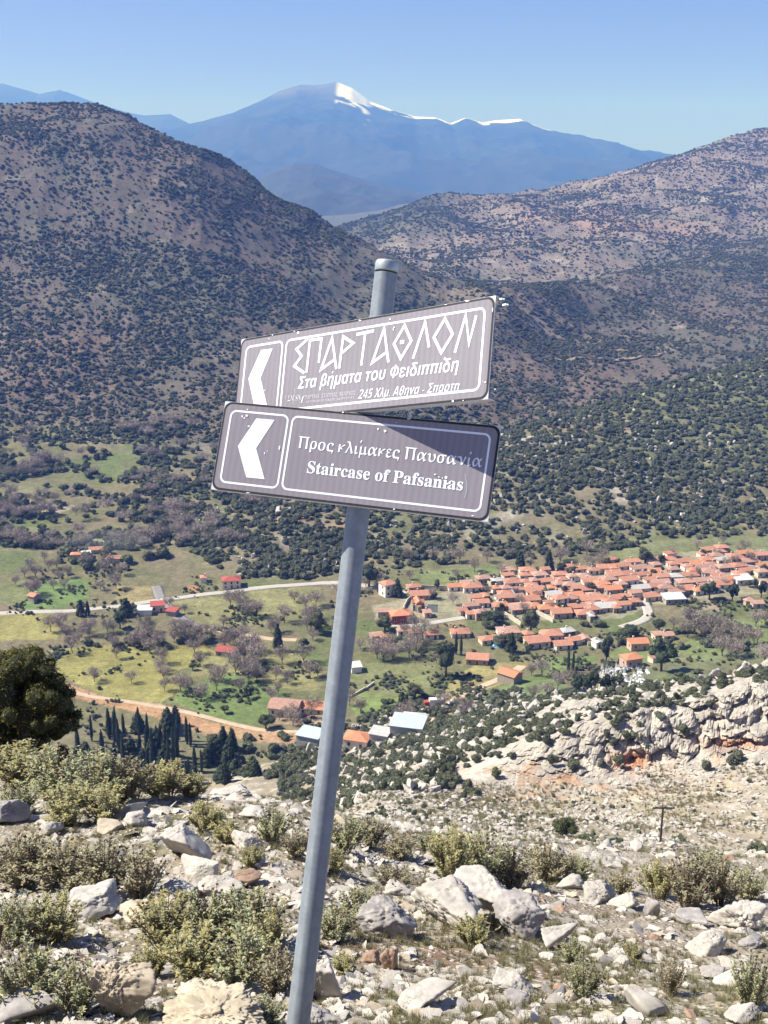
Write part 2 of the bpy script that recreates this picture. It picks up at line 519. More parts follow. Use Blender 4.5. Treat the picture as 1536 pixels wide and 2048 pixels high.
st = sm(fbm(Q / np.array([6, 6, 5.0]), 4, 52) + 0.35 * np.clip((1500 - Vg[mc]) / -90, -1, 1), 0.22, 0.5)
cm = lerp(cm, (0.45, 0.30, 0.19), st * 0.8)
cm = lerp(cm, (0.46, 0.20, 0.09), np.clip(CLIFF['cave'] * 1.5, 0, 1) * 0.9)
wc = np.clip(wcl[mc] * 1.6, 0, 1)
C[mc] = C[mc] * (1 - wc)[:, None] + cm * wc[:, None]
rk[mc] = 0.5

m = (Kf >= 9.8) & (Kf < 14.8)                    # the valley floor, and the scrub hill behind the village
b1, b2, b3 = n2(x[m], Y[m], 70, 4, 61), n2(x[m], Y[m], 14, 4, 62), n2(x[m], Y[m], 25, 3, 63)
u, v = Ug[m] + 16 * b2 + 14 * b3, Vg[m] + 6 * b3 + 4 * b2
c = np.zeros((m.sum(), 3)) + np.array([0.135, 0.132, 0.068])
c = lerp(c, (0.175, 0.145, 0.095), sm(b1 + 0.5 * b2, -0.1, 0.35) * 0.8)
c = lerp(c, (0.105, 0.135, 0.05), sm(-b1 + 0.4 * b3, 0.0, 0.35) * 0.8)
FIELDS = [
 ([(-40,1226),(108,1224),(120,1256),(118,1281),(-40,1284)], (0.27,0.25,0.065)),
 ([(100,1302),(180,1292),(330,1286),(424,1290),(417,1312),(352,1342),(362,1376),(330,1410),(215,1396),(120,1352)], (0.27,0.255,0.06)),
 ([(362,1372),(420,1352),(480,1350),(566,1378),(560,1420),(535,1448),(440,1442),(350,1406)], (0.145,0.225,0.055)),
 ([(420,1300),(560,1296),(640,1330),(636,1380),(560,1378),(470,1348),(372,1362)], (0.24,0.235,0.085)),
 ([(90,1160),(170,1156),(176,1195),(120,1218),(60,1222),(20,1205)], (0.135,0.23,0.06)),
 ([(228,1172),(302,1172),(308,1200),(226,1212)], (0.29,0.24,0.10)),
 ([(330,1208),(470,1186),(640,1172),(650,1232),(500,1250),(410,1250)], (0.22,0.22,0.085)),
 ([(-20,1170),(60,1160),(50,1205),(-20,1212)], (0.18,0.21,0.075)),
 ([(1010,1378),(1060,1350),(1130,1345),(1136,1392),(1090,1418),(1020,1420)], (0.145,0.235,0.055)),
 ([(1080,1316),(1190,1310),(1196,1330),(1130,1345),(1076,1345)], (0.15,0.22,0.06)),
 ([(886,1376),(960,1330),(1052,1316),(1060,1336),(960,1392),(900,1416)], (0.29,0.25,0.085)),
 ([(700,1330),(790,1322),(870,1330),(880,1370),(800,1395),(700,1390)], (0.18,0.20,0.075)),
 ([(720,1385),(800,1396),(850,1420),(770,1440),(710,1430)], (0.16,0.23,0.055)),
 ([(1350,1300),(1450,1240),(1560,1236),(1560,1316),(1400,1330)], (0.155,0.205,0.065)),
 ([(1200,1310),(1250,1290),(1360,1285),(1350,1322),(1270,1325)], (0.16,0.22,0.065)),
 ([(420,1008),(540,1006),(575,1040),(500,1046),(440,1024)], (0.165,0.22,0.08)),
 ([(-30,1060),(90,1056),(130,1080),(60,1104),(-30,1100)], (0.19,0.20,0.095)),
 ([(-30,965),(70,968),(60,1002),(-30,1010)], (0.20,0.20,0.10)),
 ([(60,1002),(160,1010),(100,1030),(20,1026)], (0.33,0.28,0.20)),
 ([(120,1080),(260,1076),(270,1095),(140,1104)], (0.19,0.20,0.10)),
 ([(820,1150),(1000,1120),(1010,1145),(930,1165),(830,1172)], (0.17,0.215,0.075)),
 ([(1200,1085),(1536,1070),(1560,1105),(1200,1118)], (0.165,0.19,0.075)),
 ([(868,1195),(905,1196),(915,1235),(862,1238)], (0.16,0.22,0.065)),
 ([(1190,1225),(1260,1215),(1290,1240),(1230,1265),(1190,1250)], (0.15,0.20,0.06)),
]
for poly, fc in FIELDS:
    q = inpoly(u, v, poly)
    fc = np.array(fc); c[q] = 0.88 * (0.70 * fc + 0.30 * fc.mean() * np.array([1.1, 1.0, 0.75])) * (1 + 0.30 * b2[q] + 0.25 * b3[q])[:, None]
for poly, fc in [
 ([(108,1362),(150,1372),(215,1396),(330,1412),(430,1446),(520,1462),(600,1462),(600,1486),(520,1486),(420,1476),(300,1432),(160,1398),(112,1384)], (0.40,0.235,0.135)),
 ([(536,1402),(640,1412),(640,1450),(545,1448)], (0.30,0.22,0.16)),
 ([(690,1470),(780,1440),(850,1446),(800,1488),(740,1500),(640,1545),(600,1590),(556,1590),(610,1525),(690,1490)], (0.42,0.325,0.235)),
 ([(840,1405),(900,1398),(900,1425),(850,1430)], (0.40,0.26,0.18)),
 ([(1395,1190),(1440,1205),(1450,1225),(1400,1225)], (0.26,0.21,0.165)),
 ([(380,1172),(402,1172),(402,1192),(380,1192)], (0.33,0.19,0.09)),
 ([(868,1240),(930,1238),(930,1252),(868,1254)], (0.25,0.20,0.11)),
 ([(740,1210),(960,1175),(1020,1150),(1330,1110),(1536,1100),(1560,1180),(1300,1210),(1240,1235),(1020,1240),(930,1232),(800,1260),(750,1240)], (0.27, 0.245, 0.175)),
]:
    q = inpoly(u, v, poly)
    c[q] = c[q] * 0.25 + 0.75 * np.array(fc) * (1 + 0.3 * b2[q])[:, None]
grove = inpoly(u, v, [(140,1450),(300,1440),(420,1470),(620,1500),(620,1600),(100,1600)])
c[grove] = c[grove] * 0.5 + 0.5 * np.array((0.15, 0.135, 0.075))
hb = (sm(Kf[m], 12.0, 12.35) * sm(Ug[m], 330, 520))
cb = np.zeros((m.sum(), 3)) + np.array([0.165, 0.145, 0.098])
cb = lerp(cb, (0.37, 0.34, 0.29), sm(n2(x[m], Y[m], 20, 5, 64), 0.08, 0.35) * 0.8)
cb = lerp(cb, (0.27, 0.17, 0.10), sm(n2(x[m], Y[m], 40, 3, 65), 0.15, 0.4) * 0.6)
cb = lerp(cb, (0.11, 0.125, 0.058), sm(b1 + 0.5 * sm(Ug[m], 950, 1250) * sm(-Vg[m], -1000, -900), 0.05, 0.35) * 0.75)
C[m] = c * (1 - hb)[:, None] + cb * hb[:, None]
m = (Kf >= 14.0)                                 # the hills
w = sm(Kf[m], 14.0, 14.9)
d1, d2, d3 = n2(x[m], Y[m], 160, 4, 71), n2(x[m], Y[m], 35, 4, 72), n2(x[m], Y[m], 420, 3, 73)
c = np.zeros((m.sum(), 3)) + np.array([0.108, 0.088, 0.074])
c = lerp(c, (0.085, 0.088, 0.066), sm(d1 + 0.7 * d2, -0.12, 0.3) * 0.85)
c = lerp(c, (0.155, 0.102, 0.080), sm(d3 + 0.5 * d2, 0.10, 0.45) * 0.6)
c = lerp(c, (0.26, 0.24, 0.215), sm(d2, 0.25, 0.5) * 0.6)
e = sm(Kf[m], 17.6, 18.6)
ce = np.zeros((m.sum(), 3)) + np.array([0.175, 0.142, 0.123])
ce = lerp(ce, (0.25, 0.155, 0.12), sm(d3 + 0.4 * d1, 0.05, 0.4) * 0.7)
ce = lerp(ce, (0.30, 0.275, 0.25), sm(d2, 0.05, 0.4) * 0.6)
ce = lerp(ce, (0.11, 0.115, 0.085), sm(d1 - 0.3 * d2, 0.05, 0.35) * 0.6)
g_ = np.maximum(sm(Kf[m], 20.2, 20.5), sm(Kf[m], 19.2, 19.7) * (1 - sm(Ug[m], 860, 960)))
ce = lerp(ce, (0.055, 0.065, 0.048), g_ * 0.9)
c = c * (1 - e)[:, None] + ce * e[:, None]
tr = inpoly(Ug[m], Vg[m], [(850,562),(1000,588),(1090,600),(1160,660),(1300,705),(1320,720),(1180,700),(1010,640),(860,590)])
c[tr] = c[tr] * 0.5 + 0.5 * np.array((0.235, 0.18, 0.135))
C[m] = C[m] * (1 - w)[:, None] + c * w[:, None]
rk[m] = 0.3
C[Kf < 10.2] *= 0.90
C *= (1 + 0.10 * (rng.random(len(x)) - 0.5))[:, None]
del a1, a2, a3, b1, b2, b3, c, cb, ce, d1, d2, d3

# ground material: vertex colours carry soil, fields and rock; pebbles and grain are procedural
M_GROUND = bpy.data.materials.new('stony_ground'); M_GROUND.use_nodes = True
t = M_GROUND.node_tree; N, Lk = t.nodes, t.links
b = N['Principled BSDF']; b.inputs['Roughness'].default_value = 0.95; b.inputs['Specular IOR Level'].default_value = 0.15
at = N.new('ShaderNodeAttribute'); at.attribute_name = 'col'
ar = N.new('ShaderNodeAttribute'); ar.attribute_name = 'stony'
geo = N.new('ShaderNodeNewGeometry')
src = at.outputs['Color']


def mulnode(src, val):
    mx = N.new('ShaderNodeMix'); mx.data_type = 'RGBA'; mx.blend_type = 'MULTIPLY'; mx.inputs[0].default_value = 1
    Lk.new(src, mx.inputs[6]); Lk.new(val, mx.inputs[7]); return mx.outputs[2]


for sc_, lo, hi in ((0.09, 0.78, 1.22), (0.32, 0.70, 1.30), (0.9, 0.72, 1.28), (11.0, 0.7, 1.3)):
    n = N.new('ShaderNodeTexNoise'); n.inputs['Scale'].default_value = sc_; n.inputs['Detail'].default_value = 8; n.inputs['Roughness'].default_value = 0.7
    Lk.new(geo.outputs['Position'], n.inputs['Vector'])
    mr = N.new('ShaderNodeMapRange'); mr.inputs['From Min'].default_value = 0.3; mr.inputs['From Max'].default_value = 0.7; mr.inputs['To Min'].default_value = lo; mr.inputs['To Max'].default_value = hi
    Lk.new(n.outputs['Fac'], mr.inputs['Value']); src = mulnode(src, mr.outputs[0])
vo = N.new('ShaderNodeTexVoronoi'); vo.inputs['Scale'].default_value = 16; Lk.new(geo.outputs['Position'], vo.inputs['Vector'])
mr = N.new('ShaderNodeMapRange'); mr.inputs['From Min'].default_value = 0.2; mr.inputs['From Max'].default_value = 0.55; mr.inputs['To Min'].default_value = 1.0; mr.inputs['To Max'].default_value = 0.0
Lk.new(vo.outputs['Distance'], mr.inputs['Value'])
mm = N.new('ShaderNodeMath'); mm.operation = 'MULTIPLY'; Lk.new(mr.outputs[0], mm.inputs[0]); Lk.new(ar.outputs['Fac'], mm.inputs[1])
sv = N.new('ShaderNodeSeparateColor'); Lk.new(vo.outputs['Color'], sv.inputs[0])
gt = N.new('ShaderNodeMath'); gt.operation = 'GREATER_THAN'; gt.inputs[1].default_value = 0.45; Lk.new(sv.outputs[0], gt.inputs[0])
m2_ = N.new('ShaderNodeMath'); m2_.operation = 'MULTIPLY'; Lk.new(mm.outputs[0], m2_.inputs[0]); Lk.new(gt.outputs[0], m2_.inputs[1])
mx = N.new('ShaderNodeMix'); mx.data_type = 'RGBA'; Lk.new(m2_.outputs[0], mx.inputs[0]); Lk.new(src, mx.inputs[6]); mx.inputs[7].default_value = (0.47, 0.43, 0.37, 1)
Lk.new(mx.outputs[2], b.inputs['Base Color'])
n = N.new('ShaderNodeTexNoise'); n.inputs['Scale'].default_value = 5; n.inputs['Detail'].default_value = 9; n.inputs['Roughness'].default_value = 0.75
Lk.new(geo.outputs['Position'], n.inputs['Vector'])
ad = N.new('ShaderNodeMath'); ad.operation = 'ADD'; Lk.new(n.outputs['Fac'], ad.inputs[0]); Lk.new(m2_.outputs[0], ad.inputs[1])
bp = N.new('ShaderNodeBump'); bp.inputs['Strength'].default_value = 0.7; bp.inputs['Distance'].default_value = 0.06
Lk.new(ad.outputs[0], bp.inputs['Height']); Lk.new(bp.outputs[0], b.inputs['Normal'])

nr, nc = len(rows), len(cols)
ii = np.arange((nr - 1) * (nc - 1)); r_, c_ = ii // (nc - 1), ii % (nc - 1)
quads = np.stack([r_ * nc + c_, r_ * nc + c_ + 1, (r_ + 1) * nc + c_ + 1, (r_ + 1) * nc + c_], 1)
me = mesh_np('ground', Pg, quads, [M_GROUND], True, C)
fl = (wcl[quads].max(1) < 0.15)
me.polygons.foreach_set('use_smooth', fl)
at = me.attributes.new('stony', 'FLOAT', 'POINT'); at.data.foreach_set('value', rk.astype(np.float32))
ground = tag(add('ground', me), 'stony hillside falling to the green valley floor and the scrubby hills', kind='structure')

# ------------------------------------------------------------------ far mountains
M_MTN = mat('mountain', attr=True, rough=0.95, spec=0.1)


def mountain(name, prof_uv, D, front, back, seed, label, snow=None, forest=(0.018, 0.032, 0.028), rockc=(0.12, 0.115, 0.115), amp=1.0, treeline=0.72):
    us = np.linspace(prof_uv[0][0], prof_uv[-1][0], 420)
    vs = np.interp(us, [p[0] for p in prof_uv], [p[1] for p in prof_uv])
    zt_ = -D * tv(vs)
    ss = np.concatenate([np.linspace(0, 1, 110), np.linspace(1.02, 1.6, 14)])
    S, Ug_ = np.meshgrid(ss, us, indexing='ij')
    Yv = np.where(S <= 1, D - front + front * S, D + (S - 1) / 0.6 * back)
    X = (Ug_ - CX) * D * (cp + tv(vs)[None] * sp) / FPX * (Yv / D) ** 0.3
    ztop = np.broadcast_to(zt_, S.shape)
    base = -330.0
    rise = np.where(S <= 1, S ** 1.25, 1 - (S - 1) / 0.6)
    n = n2(X.ravel(), Yv.ravel(), front * 0.33, 5, seed, ridged=True).reshape(S.shape)
    z = base + (ztop - base) * rise + amp * front * 0.045 * n * np.sin(np.clip(S, 0, 1) * math.pi) ** 0.8
    nn = n2(X.ravel(), Yv.ravel(), 260, 3, seed + 5).reshape(S.shape)
    z = z + 8 * nn * (S < 1.3)
    fine = n2(X.ravel(), Yv.ravel(), 1100, 5, seed + 2, ridged=True).reshape(S.shape)
    z = z + 70 * (fine - 0.2) * np.sin(np.clip(S, 0, 1) * math.pi)
    hrel = (z - base) / (ztop.max() - base)
    k = n2(X.ravel(), Yv.ravel(), 700, 4, seed + 9).reshape(S.shape)
    w = sm(hrel + 0.10 * k, treeline, treeline + 0.10)
    col = np.array(forest)[None, None] * (1 - w)[..., None] + np.array(rockc)[None, None] * w[..., None]
    scar = sm(fine + 0.5 * nn, 0.25, 0.7) * 0.5
    col = col * (1 - scar)[..., None] + np.array([0.052, 0.054, 0.050]) * scar[..., None]
    if snow is not None:
        sw = np.zeros(S.shape)
        for (ua, ub, depth, dens) in snow:
            inu = sm(Ug_, ua - 6, ua + 6) * (1 - sm(Ug_, ub - 8, ub + 8))
            below = (ztop - z) / depth
            sw = np.maximum(sw, inu * sm(dens + 0.7 * k + 0.9 * nn - below, 0.0, 0.10))
        col = col * (1 - sw)[..., None] + np.array([0.85, 0.87, 0.9]) * sw[..., None]
    nS, nU = S.shape
    ii = np.arange((nS - 1) * (nU - 1)); r_, c_ = ii // (nU - 1), ii % (nU - 1)
    q = np.stack([r_ * nU + c_, r_ * nU + c_ + 1, (r_ + 1) * nU + c_ + 1, (r_ + 1) * nU + c_], 1)
    o = add(name, mesh_np(name, np.stack([X, Yv, z], -1).reshape(-1, 3), q, [M_MTN], True, col.reshape(-1, 3)))
    return tag(o, label, kind='structure')


mountain('mountain', [(240,330),(330,262),(385,246),(430,238),(470,226),(520,204),(560,182),(600,170),(640,170),(675,164),(705,177),(740,203),(790,222),(830,234),(870,235),(900,248),(930,236),(960,246),(990,241),(1040,238),(1080,256),(1150,278),(1230,299),(1262,306),(1300,322),(1420,360),(1500,420)], 14000, 5200, 3000, 3,
         'high blue mountain with a snow patch right of its summit', snow=[(677, 738, 210, 1.05), (738, 1088, 100, 0.30)], treeline=0.80)
mountain('mountain', [(-420,150),(-150,175),(0,165),(45,178),(80,188),(120,179),(190,205),(250,224),(290,231),(340,228),(385,250),(450,300),(560,380)], 16500, 4500, 2500, 13, 'long blue mountain ridge behind the left hill', snow=[(105, 140, 60, 0.1), (-30, 40, 60, 0.0)], treeline=0.86)
mountain('mountain', [(1080,380),(1180,340),(1280,319),(1350,315),(1400,303),(1440,298),(1600,280),(1900,300)], 17000, 4000, 2000, 23, 'far blue ridge behind the right slope', treeline=0.95)
mountain('mountain', [(300,500),(420,440),(500,372),(550,338),(590,324),(630,328),(700,352),(780,372),(880,392),(1000,408),(1150,440)], 7600, 2600, 1500, 29, 'low hazy hill in front of the snowy mountain', treeline=0.95, rockc=(0.09, 0.09, 0.075), forest=(0.042, 0.055, 0.046), amp=0.5)
# ------------------------------------------------------------------ the signpost
M_GALV = mat('galvanised_steel', (0.215, 0.24, 0.26), 0.5, metal=0.0, noise=(22, 0.16, 90, 0.10), bump=(40, 0.12, 0.002), spec=0.22)
M_GALV2 = mat('weathered_cap', (0.36, 0.40, 0.40), 0.55, metal=0.4, noise=(30, 0.25), bump=(60, 0.2, 0.002))
M_ALU = mat('bare_aluminium', (0.62, 0.62, 0.61), 0.5, metal=0.3, noise=(30, 0.12))
M_EDGE = mat('sun_faded_black_border', (0.022, 0.021, 0.024), 0.55, noise=(60, 0.4))
M_WHITE = mat('reflective_white_print', (0.80, 0.81, 0.83), 0.5, noise=(50, 0.04))
M_FLAKE = mat('bare_white_flakes', (0.85, 0.85, 0.83), 0.6)
M_FADED = mat('worn_white_print', (0.62, 0.60, 0.63), 0.55, noise=(200, 0.12))
M_RUST = mat('rusty_iron', (0.09, 0.045, 0.03), 0.85, noise=(60, 0.5), bump=(80, 0.4, 0.003))

# brown sheeting bleached to mauve grey; the sheeting's ribs show as faint upright bands
M_FACE = mat('bleached_brown_sheeting', (0.228, 0.206, 0.226), 0.5, noise=(5, 0.06, 700, 0.10), spec=0.35)
t = M_FACE.node_tree; N, Lk = t.nodes, t.links
b = N['Principled BSDF']
wv = N.new('ShaderNodeTexWave'); wv.wave_type = 'BANDS'; wv.bands_direction = 'X'; wv.inputs['Scale'].default_value = 18; wv.inputs['Distortion'].default_value = 1.2; wv.inputs['Detail'].default_value = 2
tc = N.new('ShaderNodeTexCoord'); Lk.new(tc.outputs['Object'], wv.inputs['Vector'])
mr = N.new('ShaderNodeMapRange'); mr.inputs['To Min'].default_value = 0.94; mr.inputs['To Max'].default_value = 1.05; Lk.new(wv.outputs['Fac'], mr.inputs['Value'])
src = b.inputs['Base Color'].links[0].from_socket
mx = N.new('ShaderNodeMix'); mx.data_type = 'RGBA'; mx.blend_type = 'MULTIPLY'; mx.inputs[0].default_value = 1
Lk.new(src, mx.inputs[6]); Lk.new(mr.outputs[0], mx.inputs[7]); Lk.new(mx.outputs[2], b.inputs['Base Color'])

POLE_TOP = Vector(ray(775, 524) * 2.97)
POLE_LOW = Vector(ray(597, 2040) * 2.97)
pdir = (POLE_TOP - POLE_LOW).normalized()
foot = POLE_LOW - pdir * 0.62
gz = float(height(foot.x, foot.y)[0])
post = empty('signpost', (foot.x, foot.y, gz), label='leaning galvanised signpost with two brown arrow signs on the rocky hillside', cat='signpost')
org = Vector((foot.x, foot.y, gz))
# the tube: round, with a raised seam running up its length
px_ = Vector((0, -1, 0)).cross(pdir).normalized()            # to the right as seen
py_ = pdir.cross(px_)                                         # away from the camera
R_ = 0.0300
NS = 64
ang = [2 * math.pi * k / NS for k in range(NS)]
seam = math.radians(-96)                                      # towards the camera, slightly left
L = (POLE_TOP - foot).length
hts = [0, 0.3] + [0.6 + 0.02 * i for i in range(int((L - 0.65) / 0.02))] + [L - 0.03]
prof_r = []
V, Fq = [], []
for j, h in enumerate(hts):
    for a in ang:
        d = math.atan2(math.sin(a - seam), math.cos(a - seam))
        q4 = d - math.pi / 4                       # a drawn tube with softly flattened sides; one corner carries the seam
        r = R_ * 0.925 / (abs(math.cos(q4)) ** 3.4 + abs(math.sin(q4)) ** 3.4) ** (1 / 3.4) * 1.0
        r = min(r, R_) * (1 + 0.035 * math.exp(-(d / 0.09) ** 2) - 0.03 * math.exp(-((d - 0.2) / 0.12) ** 2))
        dent = math.exp(-((h - (L - 1.095)) / 0.022) ** 2 - (d / 0.5) ** 2) * 0.14
        r *= 1 - dent
        r *= 1 + 0.004 * math.sin(h * 40 + a * 2)
        V.append(foot - org + pdir * h + px_ * (r * math.cos(a)) + py_ * (r * math.sin(a)))
for j in range(len(hts) - 1):
    for k in range(NS):
        Fq.append((j * NS + k, j * NS + (k + 1) % NS, (j + 1) * NS + (k + 1) % NS, (j + 1) * NS + k))
add('pole', mesh_np('pole', [tuple(p) for p in V], np.array(Fq), [M_GALV], True), post)
cb_ = MB()
c0 = POLE_TOP - org
cb_.tube([c0 - pdir * 0.026, c0 - pdir * 0.0235, c0 - pdir * 0.004, c0 + pdir * 0.002, c0 + pdir * 0.0045], [0.0300, 0.0310, 0.0310, 0.0285, 0.014], 36)
capo = add('cap', cb_.mesh('cap', [M_GALV2], False), post)
capo.data.polygons.foreach_set('use_smooth', [len(p.vertices) == 4 for p in capo.data.polygons])


def hom(quad):
    A = []
    for (a, b_), (u, v) in zip([(0, 1), (1, 1), (1, 0), (0, 0)], quad):
        A.append([a, b_, 1, 0, 0, 0, -u * a, -u * b_, -u]); A.append([0, 0, 0, a, b_, 1, -v * a, -v * b_, -v])
    H = np.linalg.svd(np.array(A, dtype=float))[2][-1].reshape(3, 3)
    return np.linalg.inv(H)


def math_font(s, kind):
    """the same letters in the serif bold / sans bold italic / sans bold alphabets of the built-in fonts"""
    A, a, lA, la, d = {'serif': (0x1D6A8, 0x1D6C2, 0x1D400, 0x1D41A, 0x1D7CE), 'sans_italic': (0x1D790, 0x1D7AA, 0x1D63C, 0x1D656, 0x1D7EC), 'sans': (0x1D756, 0x1D770, 0x1D5D4, 0x1D5EE, 0x1D7EC)}[kind]
    out = ''
    for ch in s:
        if 'A' <= ch <= 'Z': out += chr(lA + ord(ch) - 65)
        elif 'a' <= ch <= 'z': out += chr(la + ord(ch) - 97)
        elif 'α' <= ch <= 'ω': out += chr(a + ord(ch) - 0x3b1)
        elif 'Α' <= ch <= 'Ω': out += chr(A + ord(ch) - 0x391)
        elif '0' <= ch <= '9': out += chr(d + ord(ch) - 48)
        else: out += ch
    return out


def text_shape(s, offset=0.0):
    cu = bpy.data.curves.new('lettering', 'FONT')
    cu.body = s; cu.offset = offset; cu.resolution_u = 4
    o = bpy.data.objects.new('lettering', cu)
    COL.objects.link(o)
    dg = bpy.context.evaluated_depsgraph_get()
    me = bpy.data.meshes.new_from_object(o.evaluated_get(dg))
    vs = np.array([v.co[:2] for v in me.vertices]); fs = [tuple(p.vertices) for p in me.polygons]
    bpy.data.objects.remove(o); bpy.data.curves.remove(cu); bpy.data.meshes.remove(me)
    return vs, fs


class Sign:
    def __init__(s, name_label, quad, M, c, w, h, thick=0.024):
        s.H = hom(quad); s.w, s.h = w, h
        M = np.array(M)
        mw = Matrix(((M[0][0], M[0][1], M[0][2], c[0] - org.x), (M[1][0], M[1][1], M[1][2], c[1] - org.y), (M[2][0], M[2][1], M[2][2], c[2] - org.z), (0, 0, 0, 1)))
        s.level = 0
        # folded aluminium tray: front sheet and four returned edges
        m = MB()
        x, y = w / 2, h / 2
        m.box((0, 0, -0.001), (w, h, 0.002))
        m.box((0, y - 0.0012, -thick / 2 - 0.001), (w, 0.0024, thick - 0.002)).box((0, -y + 0.0012, -thick / 2 - 0.001), (w, 0.0024, thick - 0.002))
        s.o = add('sign_plate', m.mesh('sign_plate', [M_ALU]), post)
        s.o.matrix_local = mw
        s.o['label'] = name_label
    def loc(s, u, v):
        q = s.H @ np.array([u, v, 1.0]); q = q[:2] / q[2]
        return np.array([(q[0] - 0.5) * s.w, (q[1] - 0.5) * s.h])
    def flat(s, name, polys, m, z0, th=0.0003):
        """polys: list of (verts2d, faces) raised by z0, as thin solids"""
        mb = MB()
        for vs, fs in polys:
            n = len(vs)
            P = [(a, b_, z0 + th) for a, b_ in vs]
            mb.poly(P, fs)
        return add(name, mb.mesh(name, [m]), s.o)
    def rrect(s, x0, y0, x1, y1, r, n=7):
        P = []
        for cx, cy, a0 in ((x1 - r, y1 - r, 0), (x0 + r, y1 - r, 90), (x0 + r, y0 + r, 180), (x1 - r, y0 + r, 270)):
            for k in range(n): 
                a = math.radians(a0 + 90 * k / (n - 1)); P.append((cx + r * math.cos(a), cy + r * math.sin(a)))
        return P
    def ring(s, outer, wd):
        n = len(outer)
        cx = sum(p[0] for p in outer) / n; cy = sum(p[1] for p in outer) / n
        inner = []
        for i in range(n):
            a, b_, c = np.array(outer[i - 1]), np.array(outer[i]), np.array(outer[(i + 1) % n])
            t = c - a; t = t / (np.linalg.norm(t) + 1e-12)
            inner.append(tuple(b_ + np.array([-t[1], t[0]]) * wd))
        return (list(outer) + inner, [(i, (i + 1) % n, n + (i + 1) % n, n + i) for i in range(n)])
    def text(s, name, body, base_l, base_r, cap_px, m, z0=0.0016, offset=0.0, shear=0.0, capref=None):
        vs, fs = text_shape(body, offset)
        x0, x1 = vs[:, 0].min(), vs[:, 0].max()
        A, B = s.loc(*base_l), s.loc(*base_r)
        ex = (B - A)
        n = np.array([-ex[1], ex[0]]) / np.linalg.norm(ex)
        # height of a capital, measured straight up the picture
        capv = abs(s.loc(base_l[0], base_l[1] - cap_px)[1] - A[1])
        caps = capref or 0.72
        P = [A + ex * (p[0] - x0) / (x1 - x0) + (n + shear * ex / np.linalg.norm(ex)) * (p[1] / caps * capv) for p in vs]
        return s.flat(name, [(P, fs)], m, z0)
    def strip(s, pts, wd, closed=False):
        """a mitred band of constant width along picture points"""
        Q = [s.loc(*p) for p in pts]
        n = len(Q); Lf, Rt = [], []
        for i in range(n):
            a = Q[i - 1] if (i or closed) else None
            c = Q[(i + 1) % n] if (i < n - 1 or closed) else None
            d1 = (Q[i] - a) / np.linalg.norm(Q[i] - a) if a is not None else None
            d2 = (c - Q[i]) / np.linalg.norm(c - Q[i]) if c is not None else None
            if d1 is None: nn = np.array([-d2[1], d2[0]])
            elif d2 is None: nn = np.array([-d1[1], d1[0]])
            else:
                n1, n2_ = np.array([-d1[1], d1[0]]), np.array([-d2[1], d2[0]])
                nn = n1 + n2_; nn = nn / max(np.dot(nn, nn), 0.12) * 2
                ln = np.linalg.norm(nn); nn = nn / ln * min(ln, 3.0)
            Lf.append(Q[i] + nn * wd / 2); Rt.append(Q[i] - nn * wd / 2)
        fs = [(i, n + i, n + (i + 1) % n, (i + 1) % n) for i in range(n if closed else n - 1)]
        return (Lf + Rt, fs)
    def poly(s, pts):
        return ([tuple(s.loc(*p)) for p in pts], [tuple(range(len(pts)))])


def c5(x, y): return (460 + x / 5.12, 640 + y / 5.12)
def c6(x, y): return (740 + x / 5.12, 580 + y / 5.12)
def c7(x, y): return (400 + x / 4.8, 790 + y / 4.8)
def c8(x, y): return (690 + x / 4.518, 810 + y / 4.518)
def c1(x, y): return (400 + x / 2.4, 500 + y / 2.4)


QU = [(480.9, 678.1), (993.9, 591.7), (973.4, 797.2), (468.5, 849.1)]
QL = [(451, 802.5), (1002.5, 852), (976.6, 1044.2), (421.5, 978.1)]
SU = Sign('upper sign, turned towards the left and tilted up at its right end', QU,
          [[0.74062, 0.08438, -0.6666], [-0.63947, 0.39312, -0.66071], [0.2063, 0.91561, 0.34512]], (-0.0829, 2.9285, -0.4931), 0.8938, 0.2444)
SL = Sign('lower sign, drooping to the right and half in shadow', QL,
          [[0.94072, 0.1476, -0.30538], [-0.33886, 0.37035, -0.86488], [-0.01456, 0.91709, 0.39841]], (-0.0838, 2.8157, -0.7095), 0.7479, 0.2360)
for S, rad_, in_ in ((SU, 0.021, 0.0060), (SL, 0.022, 0.0062)):
    x, y = S.w / 2, S.h / 2
    S.flat('border', [(S.rrect(-x + 0.0006, -y + 0.0006, x - 0.0006, y - 0.0006, rad_), [tuple(range(28))])], M_EDGE, 0.0002)
    S.flat('face', [(S.rrect(-x + in_, -y + in_, x - in_, y - in_, rad_ - 0.003), [tuple(range(28))])], M_FACE, 0.0007)
# white line frames: arrow panel and text panel
a, d = SL.loc(*c7(285, 125)), SL.loc(*c7(735, 900))
a2, d2 = SL.loc(*c7(905, 185)), SL.loc(*c8(1275, 985))
top, bot = SL.h / 2 - 0.021, -SL.h / 2 + 0.020
xl, xm, xn, xr = -SL.w / 2 + 0.021, SL.loc(*c7(795, 520))[0] + 0.004, SL.loc(*c7(845, 520))[0] - 0.003, SL.w / 2 - 0.021
SL.flat('frame_line', [SL.ring(SL.rrect(xl, bot, xm, top, 0.018), 0.0052)], M_WHITE, 0.0012)
SL.flat('frame_line', [SL.ring(SL.rrect(xn, bot, xr, top, 0.018), 0.0052)], M_WHITE, 0.0012)
top, bot = SU.h / 2 - 0.023, -SU.h / 2 + 0.021
xl, xm, xn, xr = -SU.w / 2 + 0.024, SU.loc(*c5(538, 450))[0], SU.loc(*c5(562, 450))[0], SU.w / 2 - 0.024
SU.flat('frame_line', [SU.ring(SU.rrect(xl, bot, xm, top, 0.018), 0.0060)], M_WHITE, 0.0012)
